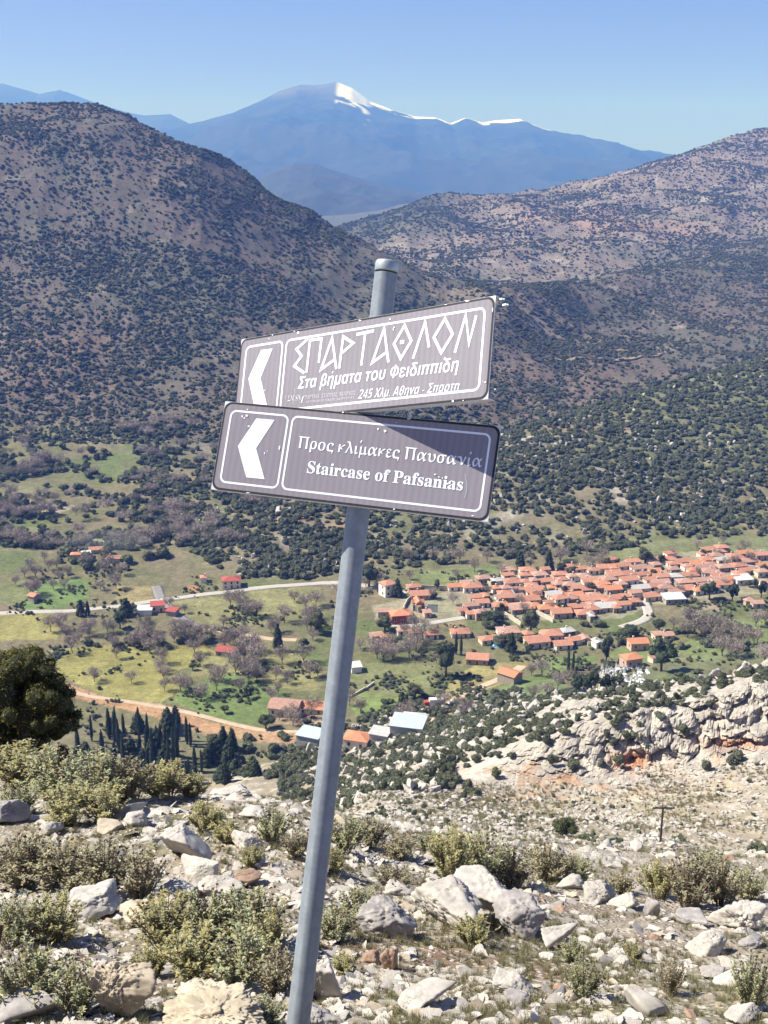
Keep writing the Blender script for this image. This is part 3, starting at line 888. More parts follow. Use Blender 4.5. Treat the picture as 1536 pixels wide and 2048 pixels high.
SU.flat('frame_line', [SU.ring(SU.rrect(xn, bot, xr, top, 0.018), 0.0060)], M_WHITE, 0.0012)
# arrows
SL.flat('arrow', [SL.poly([c7(543, 225), c7(365, 490), c7(445, 790), c7(620, 808), c7(540, 512), c7(718, 240)])], M_WHITE, 0.0014)
SU.flat('arrow', [SU.poly([c5(320, 308), c5(195, 605), c5(278, 945), c5(410, 932), c5(322, 598), c5(442, 292)])], M_WHITE, 0.0014)
# upper sign: the angular title, one piece per letter
TW = 0.0080
for parts in (
    [([c5(812, 192), c5(693, 300), c5(748, 372), c5(672, 474), c5(778, 548)], 0)],
    [([c5(800, 542), c5(833, 207), c5(952, 192), c5(925, 442)], 0)],
    [([c5(1108, 505), c5(1062, 185), c5(950, 512), c5(1090, 408)], 0)],
    [([c5(1138, 500), c5(1177, 172), c5(1282, 240), c5(1166, 340)], 0)],
    [([c5(1315, 150), c5(1495, 112)], 0), ([c5(1404, 145), c5(1365, 470)], 1)],
    [([c6(208, 745), c6(165, 398), c6(42, 750), c6(192, 640)], 0)],
    [([c6(375, 365), c6(442, 525), c6(333, 708), c6(266, 555)], 2), ([c6(327, 540), c6(370, 534)], 3)],
    [([c6(457, 708), c6(585, 332), c6(622, 592)], 0)],
    [([c6(787, 297), c6(862, 457), c6(745, 648), c6(672, 490)], 2)],
    [([c6(880, 648), c6(998, 262), c6(1025, 552), c6(1103, 268)], 0)],
):
    polys = []
    for pts, how in parts:
        vs, fs = SU.strip(pts, TW if how != 3 else TW * 1.25, how == 2)
        polys.append((vs, fs, 0.00018 if how == 1 else 0.0))
    mb = MB()
    for vs, fs, dz in polys: mb.poly([(q[0], q[1], 0.0017 + dz) for q in vs], fs)
    add('lettering', mb.mesh('lettering', [M_WHITE]), SU.o)
SU.text('lettering', math_font('Στα βηματα του Φειδιππιδη', 'sans_italic'), c5(712, 712), c6(912, 832), 24.5, M_WHITE, offset=-0.004)
SU.text('lettering', math_font('245 Χλμ. Αθηνα - Σπαρτη', 'sans'), c5(1333, 812), c6(905, 1030), 18.5, M_WHITE, offset=-0.016, shear=0.22)
SU.flat('accent', [SU.strip([(668.2, 747.6), (670.6, 743.6)], 0.0036)], M_WHITE, 0.0019)
SU.flat('accent', [SU.strip([(890.6, 720.6), (893.4, 715.6)], 0.0036)], M_WHITE, 0.0019)
SU.text('lettering', math_font('ΣΝ', 'serif'), c5(608, 838), c5(668, 833), 11.5, M_FADED, offset=-0.010)
SU.text('lettering', math_font('SN', 'serif'), c5(690, 830), c5(745, 825), 11.5, M_FADED, offset=-0.010)
SU.text('lettering', math_font('f', 'serif'), c5(738, 858), c5(782, 850), 15, M_FADED, offset=-0.02, shear=0.3)
SU.flat('lettering', [SU.strip([c5(596, 770), c5(590, 800), c5(594, 822)], 0.0011), SU.strip([c5(676, 705), c5(688, 740), c5(672, 800), c5(666, 868)], 0.0011)], M_FADED, 0.0018)
SU.text('lettering', math_font('ΙΔΡΥΜΑ  ΣΤΑΥΡΟΣ  ΝΙΑΡΧΟΣ', 'serif'), c5(795, 815), c5(1305, 766), 7.8, M_FADED, offset=-0.010)
SU.text('lettering', math_font('ΑΠΟΚΛΕΙΣΤΙΚΟΣ ΔΩΡΗΤΗΣ', 'serif'), c5(793, 855), c5(1296, 804), 4.4, M_FADED, offset=-0.012)
# lower sign
SL.text('lettering', math_font('Προς κλιμακες Παυσανια', 'serif'), c1(468, 950), c1(1352, 1043), 24.5, M_WHITE, offset=0.006)
SL.text('lettering', math_font('Staircase of Pafsanias', 'serif'), c1(512, 1069), c1(1260, 1155), 25.0, M_WHITE, offset=0.008)
SL.flat('accent', [SL.strip([c1(771, 926), c1(777, 914)], 0.0030)], M_WHITE, 0.0019)
SL.flat('accent', [SL.strip([c1(1297, 981), c1(1303, 969)], 0.0030)], M_WHITE, 0.0019)


# flaked-off print: white corners outside the round border are the bare plate; chips along edges and on the face
def chips(S, pts, name='paint_chip'):
    r = random.Random(5)
    for (u, v, su, sv_) in pts:
        q = []
        n = 7
        for k in range(n):
            a = 2 * math.pi * k / n
            f = 0.55 + 0.6 * r.random()
            q.append((u + su * f * math.cos(a), v + sv_ * f * math.sin(a)))
        S.flat(name, [S.poly(q[::-1])], M_FLAKE, 0.0021)


chips(SL, [c7(410, 205) + (1.6, 2.6), c7(428, 222) + (2.2, 1.6), c7(450, 202) + (3.0, 2.6), c7(470, 300) + (3.2, 2.0), c7(765, 508) + (2.0, 4.6), c7(622, 560) + (1.0, 2.6), c7(648, 540) + (0.9, 1.8),
           c8(298, 218) + (1.6, 3.4), c8(362, 236) + (3.6, 3.0), c8(812, 628) + (2.8, 1.8), c8(850, 650) + (1.6, 1.4), c8(880, 660) + (1.0, 2.2), c8(930, 712) + (3.4, 1.8), c8(952, 700) + (1.4, 2.4),
           c8(445, 942) + (2.6, 1.8), c8(1155, 1002) + (3.0, 1.6), c7(460, 140) + (1.6, 1.2), c7(1372, 168) + (2.6, 1.6), c7(460, 938) + (4.2, 1.0), c8(580, 126) + (5, 1.0), c8(462, 160) + (1.4, 1.0)])
chips(SU, [c5(165, 378) + (1.0, 2.6), c5(372, 724) + (1.4, 1.2), c5(708, 132) + (3.0, 3.4), c5(668, 114) + (2.4, 1.0), c5(440, 152) + (2.0, 1.0), c5(404, 190) + (1.0, 1.6), c5(1352, 6) + (4.2, 2.2), c6(228, 300) + (1.2, 3.4),
           c6(1015, 116) + (6.0, 1.8), c6(1270, 210) + (1.0, 6), c6(262, 402) + (1.0, 3.6), c6(272, 384) + (1.4, 1.6), c6(855, 1136) + (2.8, 2.2), c6(955, 1130) + (1.6, 1.2), c6(1180, 945) + (2.2, 2.0), c6(1155, 938) + (1.2, 0.8), c6(800, 152) + (3.0, 0.8)])
SL.flat('scratch', [SL.strip([c8(1085, 628), c8(1104, 720), c8(1098, 790), c8(1083, 838)], 0.0008)], M_FADED, 0.0019)
# bracket bolts showing past the right edge of each plate
for S, pts in ((SU, [(0.0, 0.115), (0.012, 0.100), (-0.006, -0.098)]), (SL, [(0.004, 0.110), (0.002, 0.092)])):
    for dx, yy in pts:
        m = MB()
        m.tube([(S.w / 2 + 0.001 + dx, yy, -0.014), (S.w / 2 + 0.012 + dx, yy, -0.014)], [0.0045, 0.0045], 6)
        m.tube([(S.w / 2 + 0.012 + dx, yy, -0.014), (S.w / 2 + 0.017 + dx, yy, -0.014)], [0.0026, 0.0026], 6)
        add('bolt', m.mesh('bolt', [M_GALV2]), S.o)
# clamps round the tube behind each plate
for (u, v) in ((744, 690), (741, 775), (714, 900), (700, 985)):
    q = Vector(ray(u, v) * 2.97) - org
    m = MB(); m.tube([q - pdir * 0.012, q + pdir * 0.012], [0.0335, 0.0335], 24)
    m.box(tuple(q + Vector((0, -0.036, 0))), (0.05, 0.012, 0.022))
    add('clamp', m.mesh('clamp', [M_GALV2]), post)

# rusty stake at the left edge
q = Vector(ray(-9, 1880) * 3.3)
g0 = float(height(q.x, q.y - 0.25)[0])
m = MB(); m.tube([(0, 0, -0.3), (0.01, 0.1, (q.z - g0) * 0.6), (0.005, 0.25, q.z - g0 + 0.05)], [0.024, 0.0235, 0.022], 12)
tag(add('stake', m.mesh('stake', [M_RUST], False), None, (q.x, q.y - 0.25, g0)), 'dark rusty iron stake cut by the left edge of the picture', 'stake')

# ------------------------------------------------------------------ limestone rocks
M_ROCK = mat('limestone', (0.445, 0.41, 0.365), 0.92, noise=(1.7, 0.16, 9, 0.2), bump=(14, 0.7, 0.03), rnd=0.13, spec=0.2)
M_ROCK_TAN = mat('tan_limestone', (0.42, 0.355, 0.275), 0.92, noise=(1.7, 0.22, 9, 0.2), bump=(14, 0.7, 0.03), rnd=0.1, spec=0.2)
M_ROCK_GREY = mat('grey_limestone_lichen_and_shade', (0.34, 0.315, 0.30), 0.95, noise=(2.2, 0.35, 11, 0.25), bump=(12, 0.8, 0.035), rnd=0.1, spec=0.2)  # lichened stones, and the boulder end whose shade is put into this grey
M_ROCK_YEL = mat('yellowish_limestone', (0.44, 0.375, 0.275), 0.92, noise=(2.5, 0.22, 12, 0.2), bump=(14, 0.8, 0.03), rnd=0.08, spec=0.2)
M_ROCK_RED = mat('rust_stained_stone', (0.34, 0.23, 0.17), 0.92, noise=(2.5, 0.3, 12, 0.2), bump=(14, 0.8, 0.03), rnd=0.15, spec=0.2)
_ico = {}


def ico(sub):
    if sub not in _ico:
        bm = bmesh.new(); bmesh.ops.create_icosphere(bm, subdivisions=sub, radius=1.0)
        V = np.array([v.co[:] for v in bm.verts]); F_ = np.array([[v.index for v in f.verts] for f in bm.faces]); bm.free()
        _ico[sub] = (V / np.linalg.norm(V, axis=1)[:, None], F_)
    return _ico[sub]


def rock_mesh(name, seed, sub=4, dims=(1, 0.8, 0.6), m=None, planes=13, rough=0.10, layered=0.0, pits=0.0):
    """a stone broken along flat planes, weathered, about dims across, sitting with its base at z = 0 minus a little"""
    r = np.random.default_rng(seed)
    d, F_ = ico(sub)
    n = r.normal(size=(planes, 3)); n /= np.linalg.norm(n, axis=1)[:, None]
    n = np.concatenate([n, [[0, 0, 1.0], [0, 0, -1.0]]])
    h = np.concatenate([0.50 + 0.45 * r.random(planes), [0.55 + 0.25 * r.random(), 0.7]])
    q = d @ n.T
    rr = np.where(q > 0.05, h / np.maximum(q, 0.05), 9)
    k = 34.0
    rad_ = (np.sum(rr ** -k, axis=1)) ** (-1 / k)
    P = d * rad_[:, None]
    o = r.random(3) * 50
    P = P + d * (rough * 1.3 * fbm(d * 1.6 + o, 4, seed)[:, None] + rough * 0.7 * fbm(d * 4.0 + o, 5, seed + 3, 0.6, True)[:, None] - rough * 0.5 + (rough * 0.40 * fbm(d * 13 + o, 4, seed + 4, 0.65, True))[:, None])
    f1, f2, rv = worley(P * 1.9 + o + 0.25 * fbm(d * 3 + o, 2, seed + 6)[:, None], seed + 1)
    P = P + d * (0.75 * rough * (rv - 0.5) - 0.55 * rough * np.exp(-((f2 - f1) / 0.05) ** 2))[:, None]
    f1, f2, rv = worley(P * 4.6 + o, seed + 2)
    P = P + d * (0.3 * rough * (rv - 0.5) - 0.15 * rough * np.exp(-((f2 - f1) / 0.08) ** 2))[:, None]
    if layered:
        P = P + d * (layered * np.abs(np.sin(P[:, 2] * 14 + 2 * fbm(d * 2 + o, 2, seed + 8))) - layered * 0.5)[:, None]
    if pits:
        f1, _, rv = worley(P * 4.2 + o, seed)
        P = P - d * (pits * np.clip(1 - f1 / 0.42, 0, 1) * (rv > 0.35))[:, None]
    ext = np.ptp(P, axis=0)
    P = (P - (P.max(0) + P.min(0)) / 2) / ext * np.array(dims)
    P[:, 2] += dims[2] * 0.5
    return mesh_np(name, P, F_, [m or M_ROCK], sub < 3 and False)


def place_rock(u, v, wpx, hpx, seed, m, label, sub=5, group=None, name='rock', depth=0.8, rz=None, tilt=0.0, zone=NEAR, sink=0.12, **k):
    x, y, z = march(u, v, *zone)
    s = mpp(y, z)
    W, Hh = wpx * s, hpx * s * 1.02
    D = W * depth
    Hh = max(Hh - D * 0.25, Hh * 0.55)
    me = rock_mesh(name, seed, sub, (W, D, Hh * (1 + sink)), m, **k)
    o = add(name, me, None, (x, y + D * 0.3, z - Hh * sink - 0.01), (tilt, 0, rz if rz is not None else (seed % 7 - 3) * 0.12))
    return tag(o, label, 'rock', group)


BIG = [
 # u, v base, w, h, seed, material, label, extra
 (235, 2042, 150, 118, 5, M_ROCK_TAN, 'big tan slab of rock leaning among the sage at lower left', dict(depth=0.6, rough=0.17, planes=6, sub=6)),
 (435, 2064, 250, 62, 8, M_ROCK_YEL, 'broad yellowish craggy rock at the bottom edge left of the signpost', dict(rough=0.24, planes=8, sub=6)),
 (640, 1990, 84, 92, 12, M_ROCK, 'upright white block of stone just right of the signpost', dict(rough=0.07, planes=9, depth=0.9)),
 (890, 1866, 170, 100, 21, M_ROCK, 'cracked pale left half of the big boulder under the sage bush', dict(rough=0.13, planes=7, depth=1.0, layered=0.04)),
 (975, 1852, 160, 96, 23, M_ROCK, 'pale top block of the big boulder, overhanging to the right', dict(rough=0.12, planes=7, depth=0.9, layered=0.04)),
 (1042, 1876, 106, 88, 24, M_ROCK_GREY, 'pitted right end of the big boulder, its shade painted in as dark grey', dict(pits=0.09, rough=0.11, depth=1.0)),  # shadowed side of the boulder, painted by a darker stone colour
 (770, 1876, 122, 82, 26, M_ROCK_GREY, 'low grey lichened rock left of the big boulder', dict(rough=0.16)),
 (370, 1722, 105, 72, 31, M_ROCK, 'sloping pale slab left of the pole, upper of two in line', dict(rough=0.07, layered=0.02)),
 (398, 1760, 78, 56, 32, M_ROCK, 'sloping pale slab left of the pole, lower of two in line', dict(rough=0.07, layered=0.02)),
 (252, 1638, 84, 48, 33, M_ROCK, 'pointed pale rock beside the yellow sage, its right side dark', dict(rough=0.08, planes=8)),
 (18, 1646, 78, 56, 34, M_ROCK_GREY, 'grey rock cut by the left picture edge below the sage', dict(rough=0.12)),
 (268, 1662, 54, 34, 35, M_ROCK, 'flat pale stone right below the pointed rock', dict(rough=0.07)),
 (212, 1672, 62, 24, 36, M_ROCK_TAN, 'long flat brownish stone below the yellow sage', dict(rough=0.07)),
 (490, 1702, 82, 44, 37, M_ROCK, 'pale rock on the rise left of the pole, beside low sage', dict(rough=0.12)),
 (355, 1797, 88, 32, 38, M_ROCK, 'low white stone left of the rusty orange rock', dict(rough=0.12)),
 (438, 1792, 100, 46, 39, M_ROCK, 'wide white rock left of the pole, above the orange stone', dict(rough=0.13)),
 (494, 1772, 62, 36, 40, M_ROCK_RED, 'orange stained rock left of the pole', dict(rough=0.12)),
 (185, 1835, 110, 62, 41, M_ROCK, 'white rock behind the lower left sage', dict(rough=0.12)),
 (305, 1862, 165, 72, 42, M_ROCK_TAN, 'tan broken ledge running down through the left sage', dict(rough=0.14, layered=0.03)),
 (228, 1808, 44, 30, 43, M_ROCK_RED, 'brown knob of rock on top of the white ledge', dict(rough=0.1)),
 (368, 1818, 46, 26, 44, M_ROCK_RED, 'tan slab balanced on small stones left of the pole', dict(rough=0.06, planes=7)),
 (855, 2032, 120, 52, 51, M_ROCK, 'flat white slab at the bottom, right of the signpost foot', dict(rough=0.09, layered=0.03)),
 (1030, 1996, 90, 46, 52, M_ROCK, 'long white stone split in two on the grass', dict(rough=0.09)),
 (1036, 2016, 54, 26, 53, M_ROCK_GREY, 'small grey stone just below the long split stone', dict(rough=0.09)),
 (1140, 1778, 60, 32, 54, M_ROCK, 'rounded white rock right of the sage above the boulder', dict(rough=0.09)),
 (1200, 1808, 92, 48, 55, M_ROCK, 'white hump-backed rock in the row right of the boulder', dict(rough=0.12)),
 (1250, 1818, 60, 34, 56, M_ROCK, 'second white rock of the row right of the boulder', dict(rough=0.12)),
 (1304, 1836, 34, 46, 57, M_ROCK_GREY, 'short upright stone with a dark right face', dict(rough=0.08, planes=8)),
 (1385, 1848, 62, 30, 58, M_ROCK_GREY, 'low grey flat-topped stone near the right sage', dict(rough=0.08)),
 (1480, 1856, 120, 66, 59, M_ROCK, 'jagged white outcrop at the right edge below the sage', dict(rough=0.16)),
 (1420, 1900, 88, 44, 60, M_ROCK, 'broad white stone at right, lower than the jagged outcrop', dict(rough=0.12)),
 (1505, 1892, 66, 30, 61, M_ROCK_GREY, 'grey stone cut by the right picture edge', dict(rough=0.1)),
 (1430, 1950, 70, 30, 62, M_ROCK, 'long thin white stone above the lower right sage', dict(rough=0.09)),
 (1245, 1932, 36, 22, 63, M_ROCK, 'small round white stone on the grass right of centre', dict(rough=0.08)),
 (1284, 1916, 26, 20, 64, M_ROCK_GREY, 'small dark stone right of the round white stone', dict(rough=0.08)),
 (1300, 2034, 92, 50, 65, M_ROCK, 'flat-faced white slab tilted up at the lower right', dict(rough=0.05, planes=7)),
 (1490, 2052, 78, 36, 66, M_ROCK, 'white stone at the bottom right corner', dict(rough=0.1)),
 (1125, 1905, 84, 44, 67, M_ROCK, 'white wedge of stone right of the dark boulder end', dict(rough=0.1, planes=8)),
 (935, 1950, 42, 24, 68, M_ROCK, 'small smooth white stone left of the lower grass patch', dict(rough=0.06)),
 (780, 1935, 40, 56, 69, M_ROCK_RED, 'brown holed stone left of the low white pebbles', dict(pits=0.14, rough=0.12)),
 (740, 1920, 44, 30, 70, M_ROCK_RED, 'reddish brown stone right of the pole beside the white block', dict(rough=0.1)),
 (725, 1632, 120, 36, 71, M_ROCK, 'pale layered outcrop on the crest right of the pole', dict(rough=0.15, layered=0.04)),
 (585, 1590, 70, 22, 72, M_ROCK, 'pale outcrop on the crest touching the pole at left', dict(rough=0.12, layered=0.04)),
 (465, 1590, 70, 26, 73, M_ROCK, 'white jagged outcrop on the crest at the end of the sage', dict(rough=0.16)),
 (500, 1640, 60, 26, 74, M_ROCK, 'white stone below the crest outcrop left of the pole', dict(rough=0.13)),
 (60, 1690, 70, 34, 75, M_ROCK_YEL, 'yellowish stones under the left sage row', dict(rough=0.13)),
 (100, 1668, 50, 36, 76, M_ROCK, 'pale rounded rock under the yellow sage', dict(rough=0.12)),
 (40, 2050, 130, 66, 77, M_ROCK_GREY, 'shadowed grey rock at the bottom left corner', dict(rough=0.12)),
 (20, 1705, 40, 30, 78, M_ROCK_GREY, 'small grey rock at the left edge below the grey rock', dict(rough=0.1)),
 (800, 1800, 60, 30, 79, M_ROCK, 'white stone above the grey lichened rock', dict(rough=0.12)),
 (1470, 1975, 80, 26, 80, M_ROCK, 'flat white stones by the lower right sage', dict(rough=0.1)),
 (640, 2044, 90, 44, 81, M_ROCK_GREY, 'knobbly pinkish stone at the bottom right of the pole', dict(rough=0.17, pits=0.06)),
]
for (u, v, w_, h_, sd, m_, lab, k) in BIG:
    place_rock(u, v, w_, h_, sd, m_, lab, **{'sub': 5 if w_ > 60 else 4, **k})

rock_vars = [rock_mesh('rock', 100 + i, 4, (1, 0.85, 0.42 + 0.2 * (i % 3)), M_ROCK, planes=7 + i % 5, rough=0.12 + 0.03 * (i % 3)) for i in range(10)]
rock_vars += [rock_mesh('rock', 130 + i, 4, (1, 0.8, 0.5), [M_ROCK_TAN, M_ROCK_GREY, M_ROCK_RED][i], rough=0.1) for i in range(3)]
n = 0
R1 = np.random.default_rng(77)
used = [(a[0], a[1], a[2] * 0.5) for a in BIG]
ROCK_GROUPS = [
 (lambda u, v: v > 1850 and u < 600, 'loose pale stone between the sage bushes at lower left', 'loose stones at lower left'),
 (lambda u, v: v > 1850 and u >= 600 and u < 1050, 'loose pale stone on the ground just right of the pole', 'loose stones right of the pole'),
 (lambda u, v: v > 1850, 'loose pale stone on the thin grass at lower right', 'loose stones at lower right'),
 (lambda u, v: u < 620, 'pale stone on the rubble rise left of the pole', 'stones left of the pole'),
 (lambda u, v: u < 1050, 'pale stone on the rubble rise behind the big boulder', 'stones behind the boulder'),
 (lambda u, v: True, 'pale stone on the rubble rise at the right', 'stones on the right rise'),
]
tries = 0
while n < 245 and tries < 4000:
    tries += 1
    u = R1.uniform(5, 1531)
    v = 1600 + 445 * R1.random() ** 0.8
    w_ = 14 + 40 * R1.random() ** 2.4
    if v < 1630 + max(0, u - 700) * 0.10: continue
    if any(abs(u - a) < (b_ + w_ * 0.5) and abs(v - c) < (b_ + w_) * 0.35 for a, c, b_ in used): continue
    used.append((u, v, w_ * 0.5)); n += 1
    x, y, z = march(u, v, *NEAR); s = mpp(y, z)
    me = rock_vars[int(R1.integers(0, 13)) if R1.random() < 0.6 else int(R1.integers(0, 10))]
    o = add('rock', me, None, (x, y, z - 0.10 * w_ * s), (R1.normal(0, 0.2), R1.normal(0, 0.2), R1.uniform(0, 6.28)), (w_ * s * 1.1, w_ * s * R1.uniform(0.7, 1.1), w_ * s * R1.uniform(0.38, 0.85)))
    for fn, lab, g in ROCK_GROUPS:
        if fn(u, v): tag(o, lab, 'rock', g); break


# stuff: points that carry copies of given meshes -------------------------------------------------
def scatter(name, protos, P, S, label, flat=None, tilt=0.0, seed=0):
    r = np.random.default_rng(seed + 901)
    n = len(P)
    me = bpy.data.meshes.new(name)
    me.vertices.add(n)
    me.vertices.foreach_set('co', np.asarray(P, dtype=np.float32).ravel())
    sc3 = np.stack([S * r.uniform(0.8, 1.25, n), S * r.uniform(0.8, 1.25, n), S * (r.uniform(0.75, 1.2, n) if flat is None else flat * r.uniform(0.7, 1.3, n))], 1)
    rot = np.stack([r.normal(0, tilt, n) if tilt else np.zeros(n), r.normal(0, tilt, n) if tilt else np.zeros(n), r.uniform(0, 6.283, n)], 1)
    for nm, arr in (('inst_scale', sc3), ('inst_rot', rot)):
        a = me.attributes.new(nm, 'FLOAT_VECTOR', 'POINT'); a.data.foreach_set('vector', arr.astype(np.float32).ravel())
    a = me.attributes.new('inst_pick', 'INT', 'POINT'); a.data.foreach_set('value', r.integers(0, len(protos), n).astype(np.int32))
    o = add(name, me)
    ng = bpy.data.node_groups.new(name, 'GeometryNodeTree')
    ng.interface.new_socket('Geometry', in_out='INPUT', socket_type='NodeSocketGeometry')
    ng.interface.new_socket('Geometry', in_out='OUTPUT', socket_type='NodeSocketGeometry')
    N, Lk = ng.nodes, ng.links
    gi, go = N.new('NodeGroupInput'), N.new('NodeGroupOutput')
    jn = N.new('GeometryNodeJoinGeometry')
    for pr in reversed(protos):
        oi = N.new('GeometryNodeObjectInfo'); oi.inputs['Object'].default_value = pr; oi.inputs['As Instance'].default_value = True; oi.transform_space = 'ORIGINAL'
        Lk.new(oi.outputs['Geometry'], jn.inputs[0])

    def attr(nm, ty):
        q = N.new('GeometryNodeInputNamedAttribute'); q.data_type = ty; q.inputs['Name'].default_value = nm
        return q.outputs['Attribute']
    ip = N.new('GeometryNodeInstanceOnPoints'); ip.inputs['Pick Instance'].default_value = True
    er = N.new('FunctionNodeEulerToRotation')
    Lk.new(attr('inst_rot', 'FLOAT_VECTOR'), er.inputs[0])
    Lk.new(gi.outputs[0], ip.inputs['Points']); Lk.new(jn.outputs[0], ip.inputs['Instance'])
    Lk.new(attr('inst_pick', 'INT'), ip.inputs['Instance Index']); Lk.new(er.outputs[0], ip.inputs['Rotation']); Lk.new(attr('inst_scale', 'FLOAT_VECTOR'), ip.inputs['Scale'])
    Lk.new(ip.outputs[0], go.inputs[0])
    md = o.modifiers.new('scatter', 'NODES'); md.node_group = ng
    return tag(o, label, kind='stuff')


def zone_points(n, Y0, Y1, c0, c1, keep, seed, pw=1.0):
    """points spread evenly over the ground between distances Y0..Y1 and picture columns c0..c1; keep(x, Y, kk, u, v) gives a chance"""
    r = np.random.default_rng(seed)
    out = []
    tot = 0
    while tot < n:
        m_ = n * 3
        Y = np.sqrt(r.uniform(0, 1, m_) * (Y1**2 - Y0**2) + Y0**2) if pw == 1 else Y0 * (Y1 / Y0) ** r.uniform(0, 1, m_)
        c = r.uniform(c0, c1, m_)
        z, kk = prof(c, Y)
        t = -z / Y
        x = (c - CX) * xscale(Y, t)
        k = r.random(m_) < keep(x, Y, kk, c, vt(t))
        x, Y, z, kk = x[k], Y[k], z[k], kk[k]
        z = z + relief(x, Y, kk)
        out.append(np.stack([x, Y, z], 1)); tot += len(x)
        if not len(x): break
    return np.concatenate(out)[:n]


def one(x, Y, kk, u, v): return np.ones_like(x)


gravel_protos = [o for o in bpy.data.objects if o.name.startswith('rock') and o.data in rock_vars[:11]]
seen_, gp = set(), []
for o in gravel_protos:
    if o.data.name not in seen_: seen_.add(o.data.name); gp.append(o)
P = zone_points(15000, 4.6, 26, -160, 1700, lambda x, Y, kk, u, v: np.clip(0.36 + 1.6 * n2(x, Y, 1.3, 3, 81) - 0.22 * (v > 1840) * (u > 700), 0.03, 1) * (kk < 5.4), 5, pw=0)
S = 0.025 + 0.16 * np.random.default_rng(6).random(len(P)) ** 3.4
scatter('gravel', gp, P, S * (0.7 + P[:, 1] / 22), 'countless small pale stones littering the hillside', flat=S * (0.55 + P[:, 1] / 26) * 0.6, tilt=0.3, seed=1)
P = zone_points(21000, 26, 236, 560, 1700, lambda x, Y, kk, u, v: np.clip(0.35 + 1.5 * n2(x, Y, 9, 3, 82), 0.03, 1) * (kk > 4.9) * (kk < 7.15), 7, pw=0)
S = 0.16 + 1.1 * np.random.default_rng(8).random(len(P)) ** 4
scatter('rubble', gp[:8], P, S * np.clip(P[:, 1] / 150, 0.3, 1.0), 'pale boulders and rubble strewn over the scree slope', flat=S * 0.55, tilt=0.2, seed=2)
P = zone_points(5500, 110, 232, 620, 1700, lambda x, Y, kk, u, v: np.clip(0.25 + 1.8 * n2(x, Y, 9, 3, 89) + 0.3 * (kk > 6.6), 0.02, 1) * (kk > 5.5) * (kk < 7.15), 13)
S = 0.15 + 1.1 * np.random.default_rng(14).random(len(P)) ** 4
scatter('rubble', gp[:8], P, S, 'pale rubble below the limestone cliff', flat=S * 0.55, tilt=0.2, seed=5)
P = zone_points(4200, 200, 420, 600, 1700, lambda x, Y, kk, u, v: np.clip(0.3 + 2.2 * n2(x, Y, 14, 3, 83), 0.0, 1) * (kk > 6.9 + 1.1 * (u > 900)) * (kk < 10.1), 9)
S = 0.5 + 2.4 * np.random.default_rng(10).random(len(P)) ** 3
scatter('rubble', gp[:6] , P, S, 'pale limestone ribs poking through the scrub below the cliff', flat=S * 0.55, tilt=0.2, seed=3)
P = zone_points(1300, 560, 1150, 300, 1650, lambda x, Y, kk, u, v: np.clip(-0.05 + 2.4 * n2(x, Y, 30, 3, 84), 0.0, 1) * (kk > 12.1) * (kk < 13.6), 11)
S = 0.8 + 2.6 * np.random.default_rng(12).random(len(P)) ** 3
scatter('rubble', gp[:6], P, S, 'pale rocks showing through the scrub on the hill behind the village', flat=S * 0.5, tilt=0.2, seed=4)
# ------------------------------------------------------------------ plants
def leaf_quads(P, Nrm, size, aspect, r, jitter=0.6, bend=0.0):
    """one quad per point, facing roughly along Nrm"""
    n = len(P)
    N_ = Nrm + r.normal(0, jitter, (n, 3)); N_ /= np.linalg.norm(N_, axis=1)[:, None] + 1e-9
    A = np.cross(N_, r.normal(size=(n, 3))); A /= np.linalg.norm(A, axis=1)[:, None] + 1e-9
    B = np.cross(N_, A)
    s = (size * r.uniform(0.7, 1.3, n))[:, None]
    a, b_ = A * s, B * s * aspect
    V = np.stack([P - a, P - b_ * 0.9, P + a, P + b_ * 0.9], 1).reshape(-1, 3)
    F_ = np.arange(4 * n).reshape(n, 4)
    return V, F_


def pal(r, n, colors, weights=None, var=0.15):
    c = np.array(colors)[r.choice(len(colors), n, p=weights)]
    return c * (1 + r.uniform(-var, var, n))[:, None]


def blob_crown(seed, blobs, leaves, lsize, colors, weights=None, core=True, aspect=0.6, jitter=0.7, core_scale=0.80, core_col=None):
    """foliage: leaf faces over overlapping lumps, with darker-toned solid hearts of the same plant"""
    r = np.random.default_rng(seed)
    blobs = np.array(blobs, dtype=float)
    w = blobs[:, 3] ** 2; w /= w.sum()
    k = r.choice(len(blobs), leaves, p=w)
    d = r.normal(size=(leaves, 3)); d /= np.linalg.norm(d, axis=1)[:, None]
    d[:, 2] = np.where(d[:, 2] < -0.5, -d[:, 2], d[:, 2])
    rr = blobs[k, 3] * (0.78 + 0.30 * r.random(leaves))
    P = blobs[k, :3] + d * rr[:, None]
    V, F_ = leaf_quads(P, d, lsize, aspect, r, jitter)
    C_ = np.repeat(pal(r, leaves, colors, weights), 4, axis=0)
    Vs, Fs, Cs = [V], [F_], [C_]
    tri = []
    if core:
        dv, df = ico(2)
        off = len(V)
        for i, b_ in enumerate(blobs):
            pv = dv * b_[3] * core_scale * (1 + 0.25 * perlin(dv * 2.3 + i * 3.1, seed))[:, None] + b_[:3]
            Vs.append(pv); tri.append(df + off); off += len(dv)
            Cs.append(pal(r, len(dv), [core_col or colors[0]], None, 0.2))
    return np.concatenate(Vs), [F_] + ([np.concatenate(tri)] if tri else []), np.concatenate(Cs)


def lumps(seed, n, rx, rz, zc, rmin, rmax, flat=0.0):
    r = np.random.default_rng(seed); out = []
    for i in range(n):
        d = r.normal(size=3); d /= np.linalg.norm(d); q = r.random() ** 0.5
        out.append((d[0] * rx * q, d[1] * rx * q, max(zc + d[2] * rz * q, flat), r.uniform(rmin, rmax)))
    return out


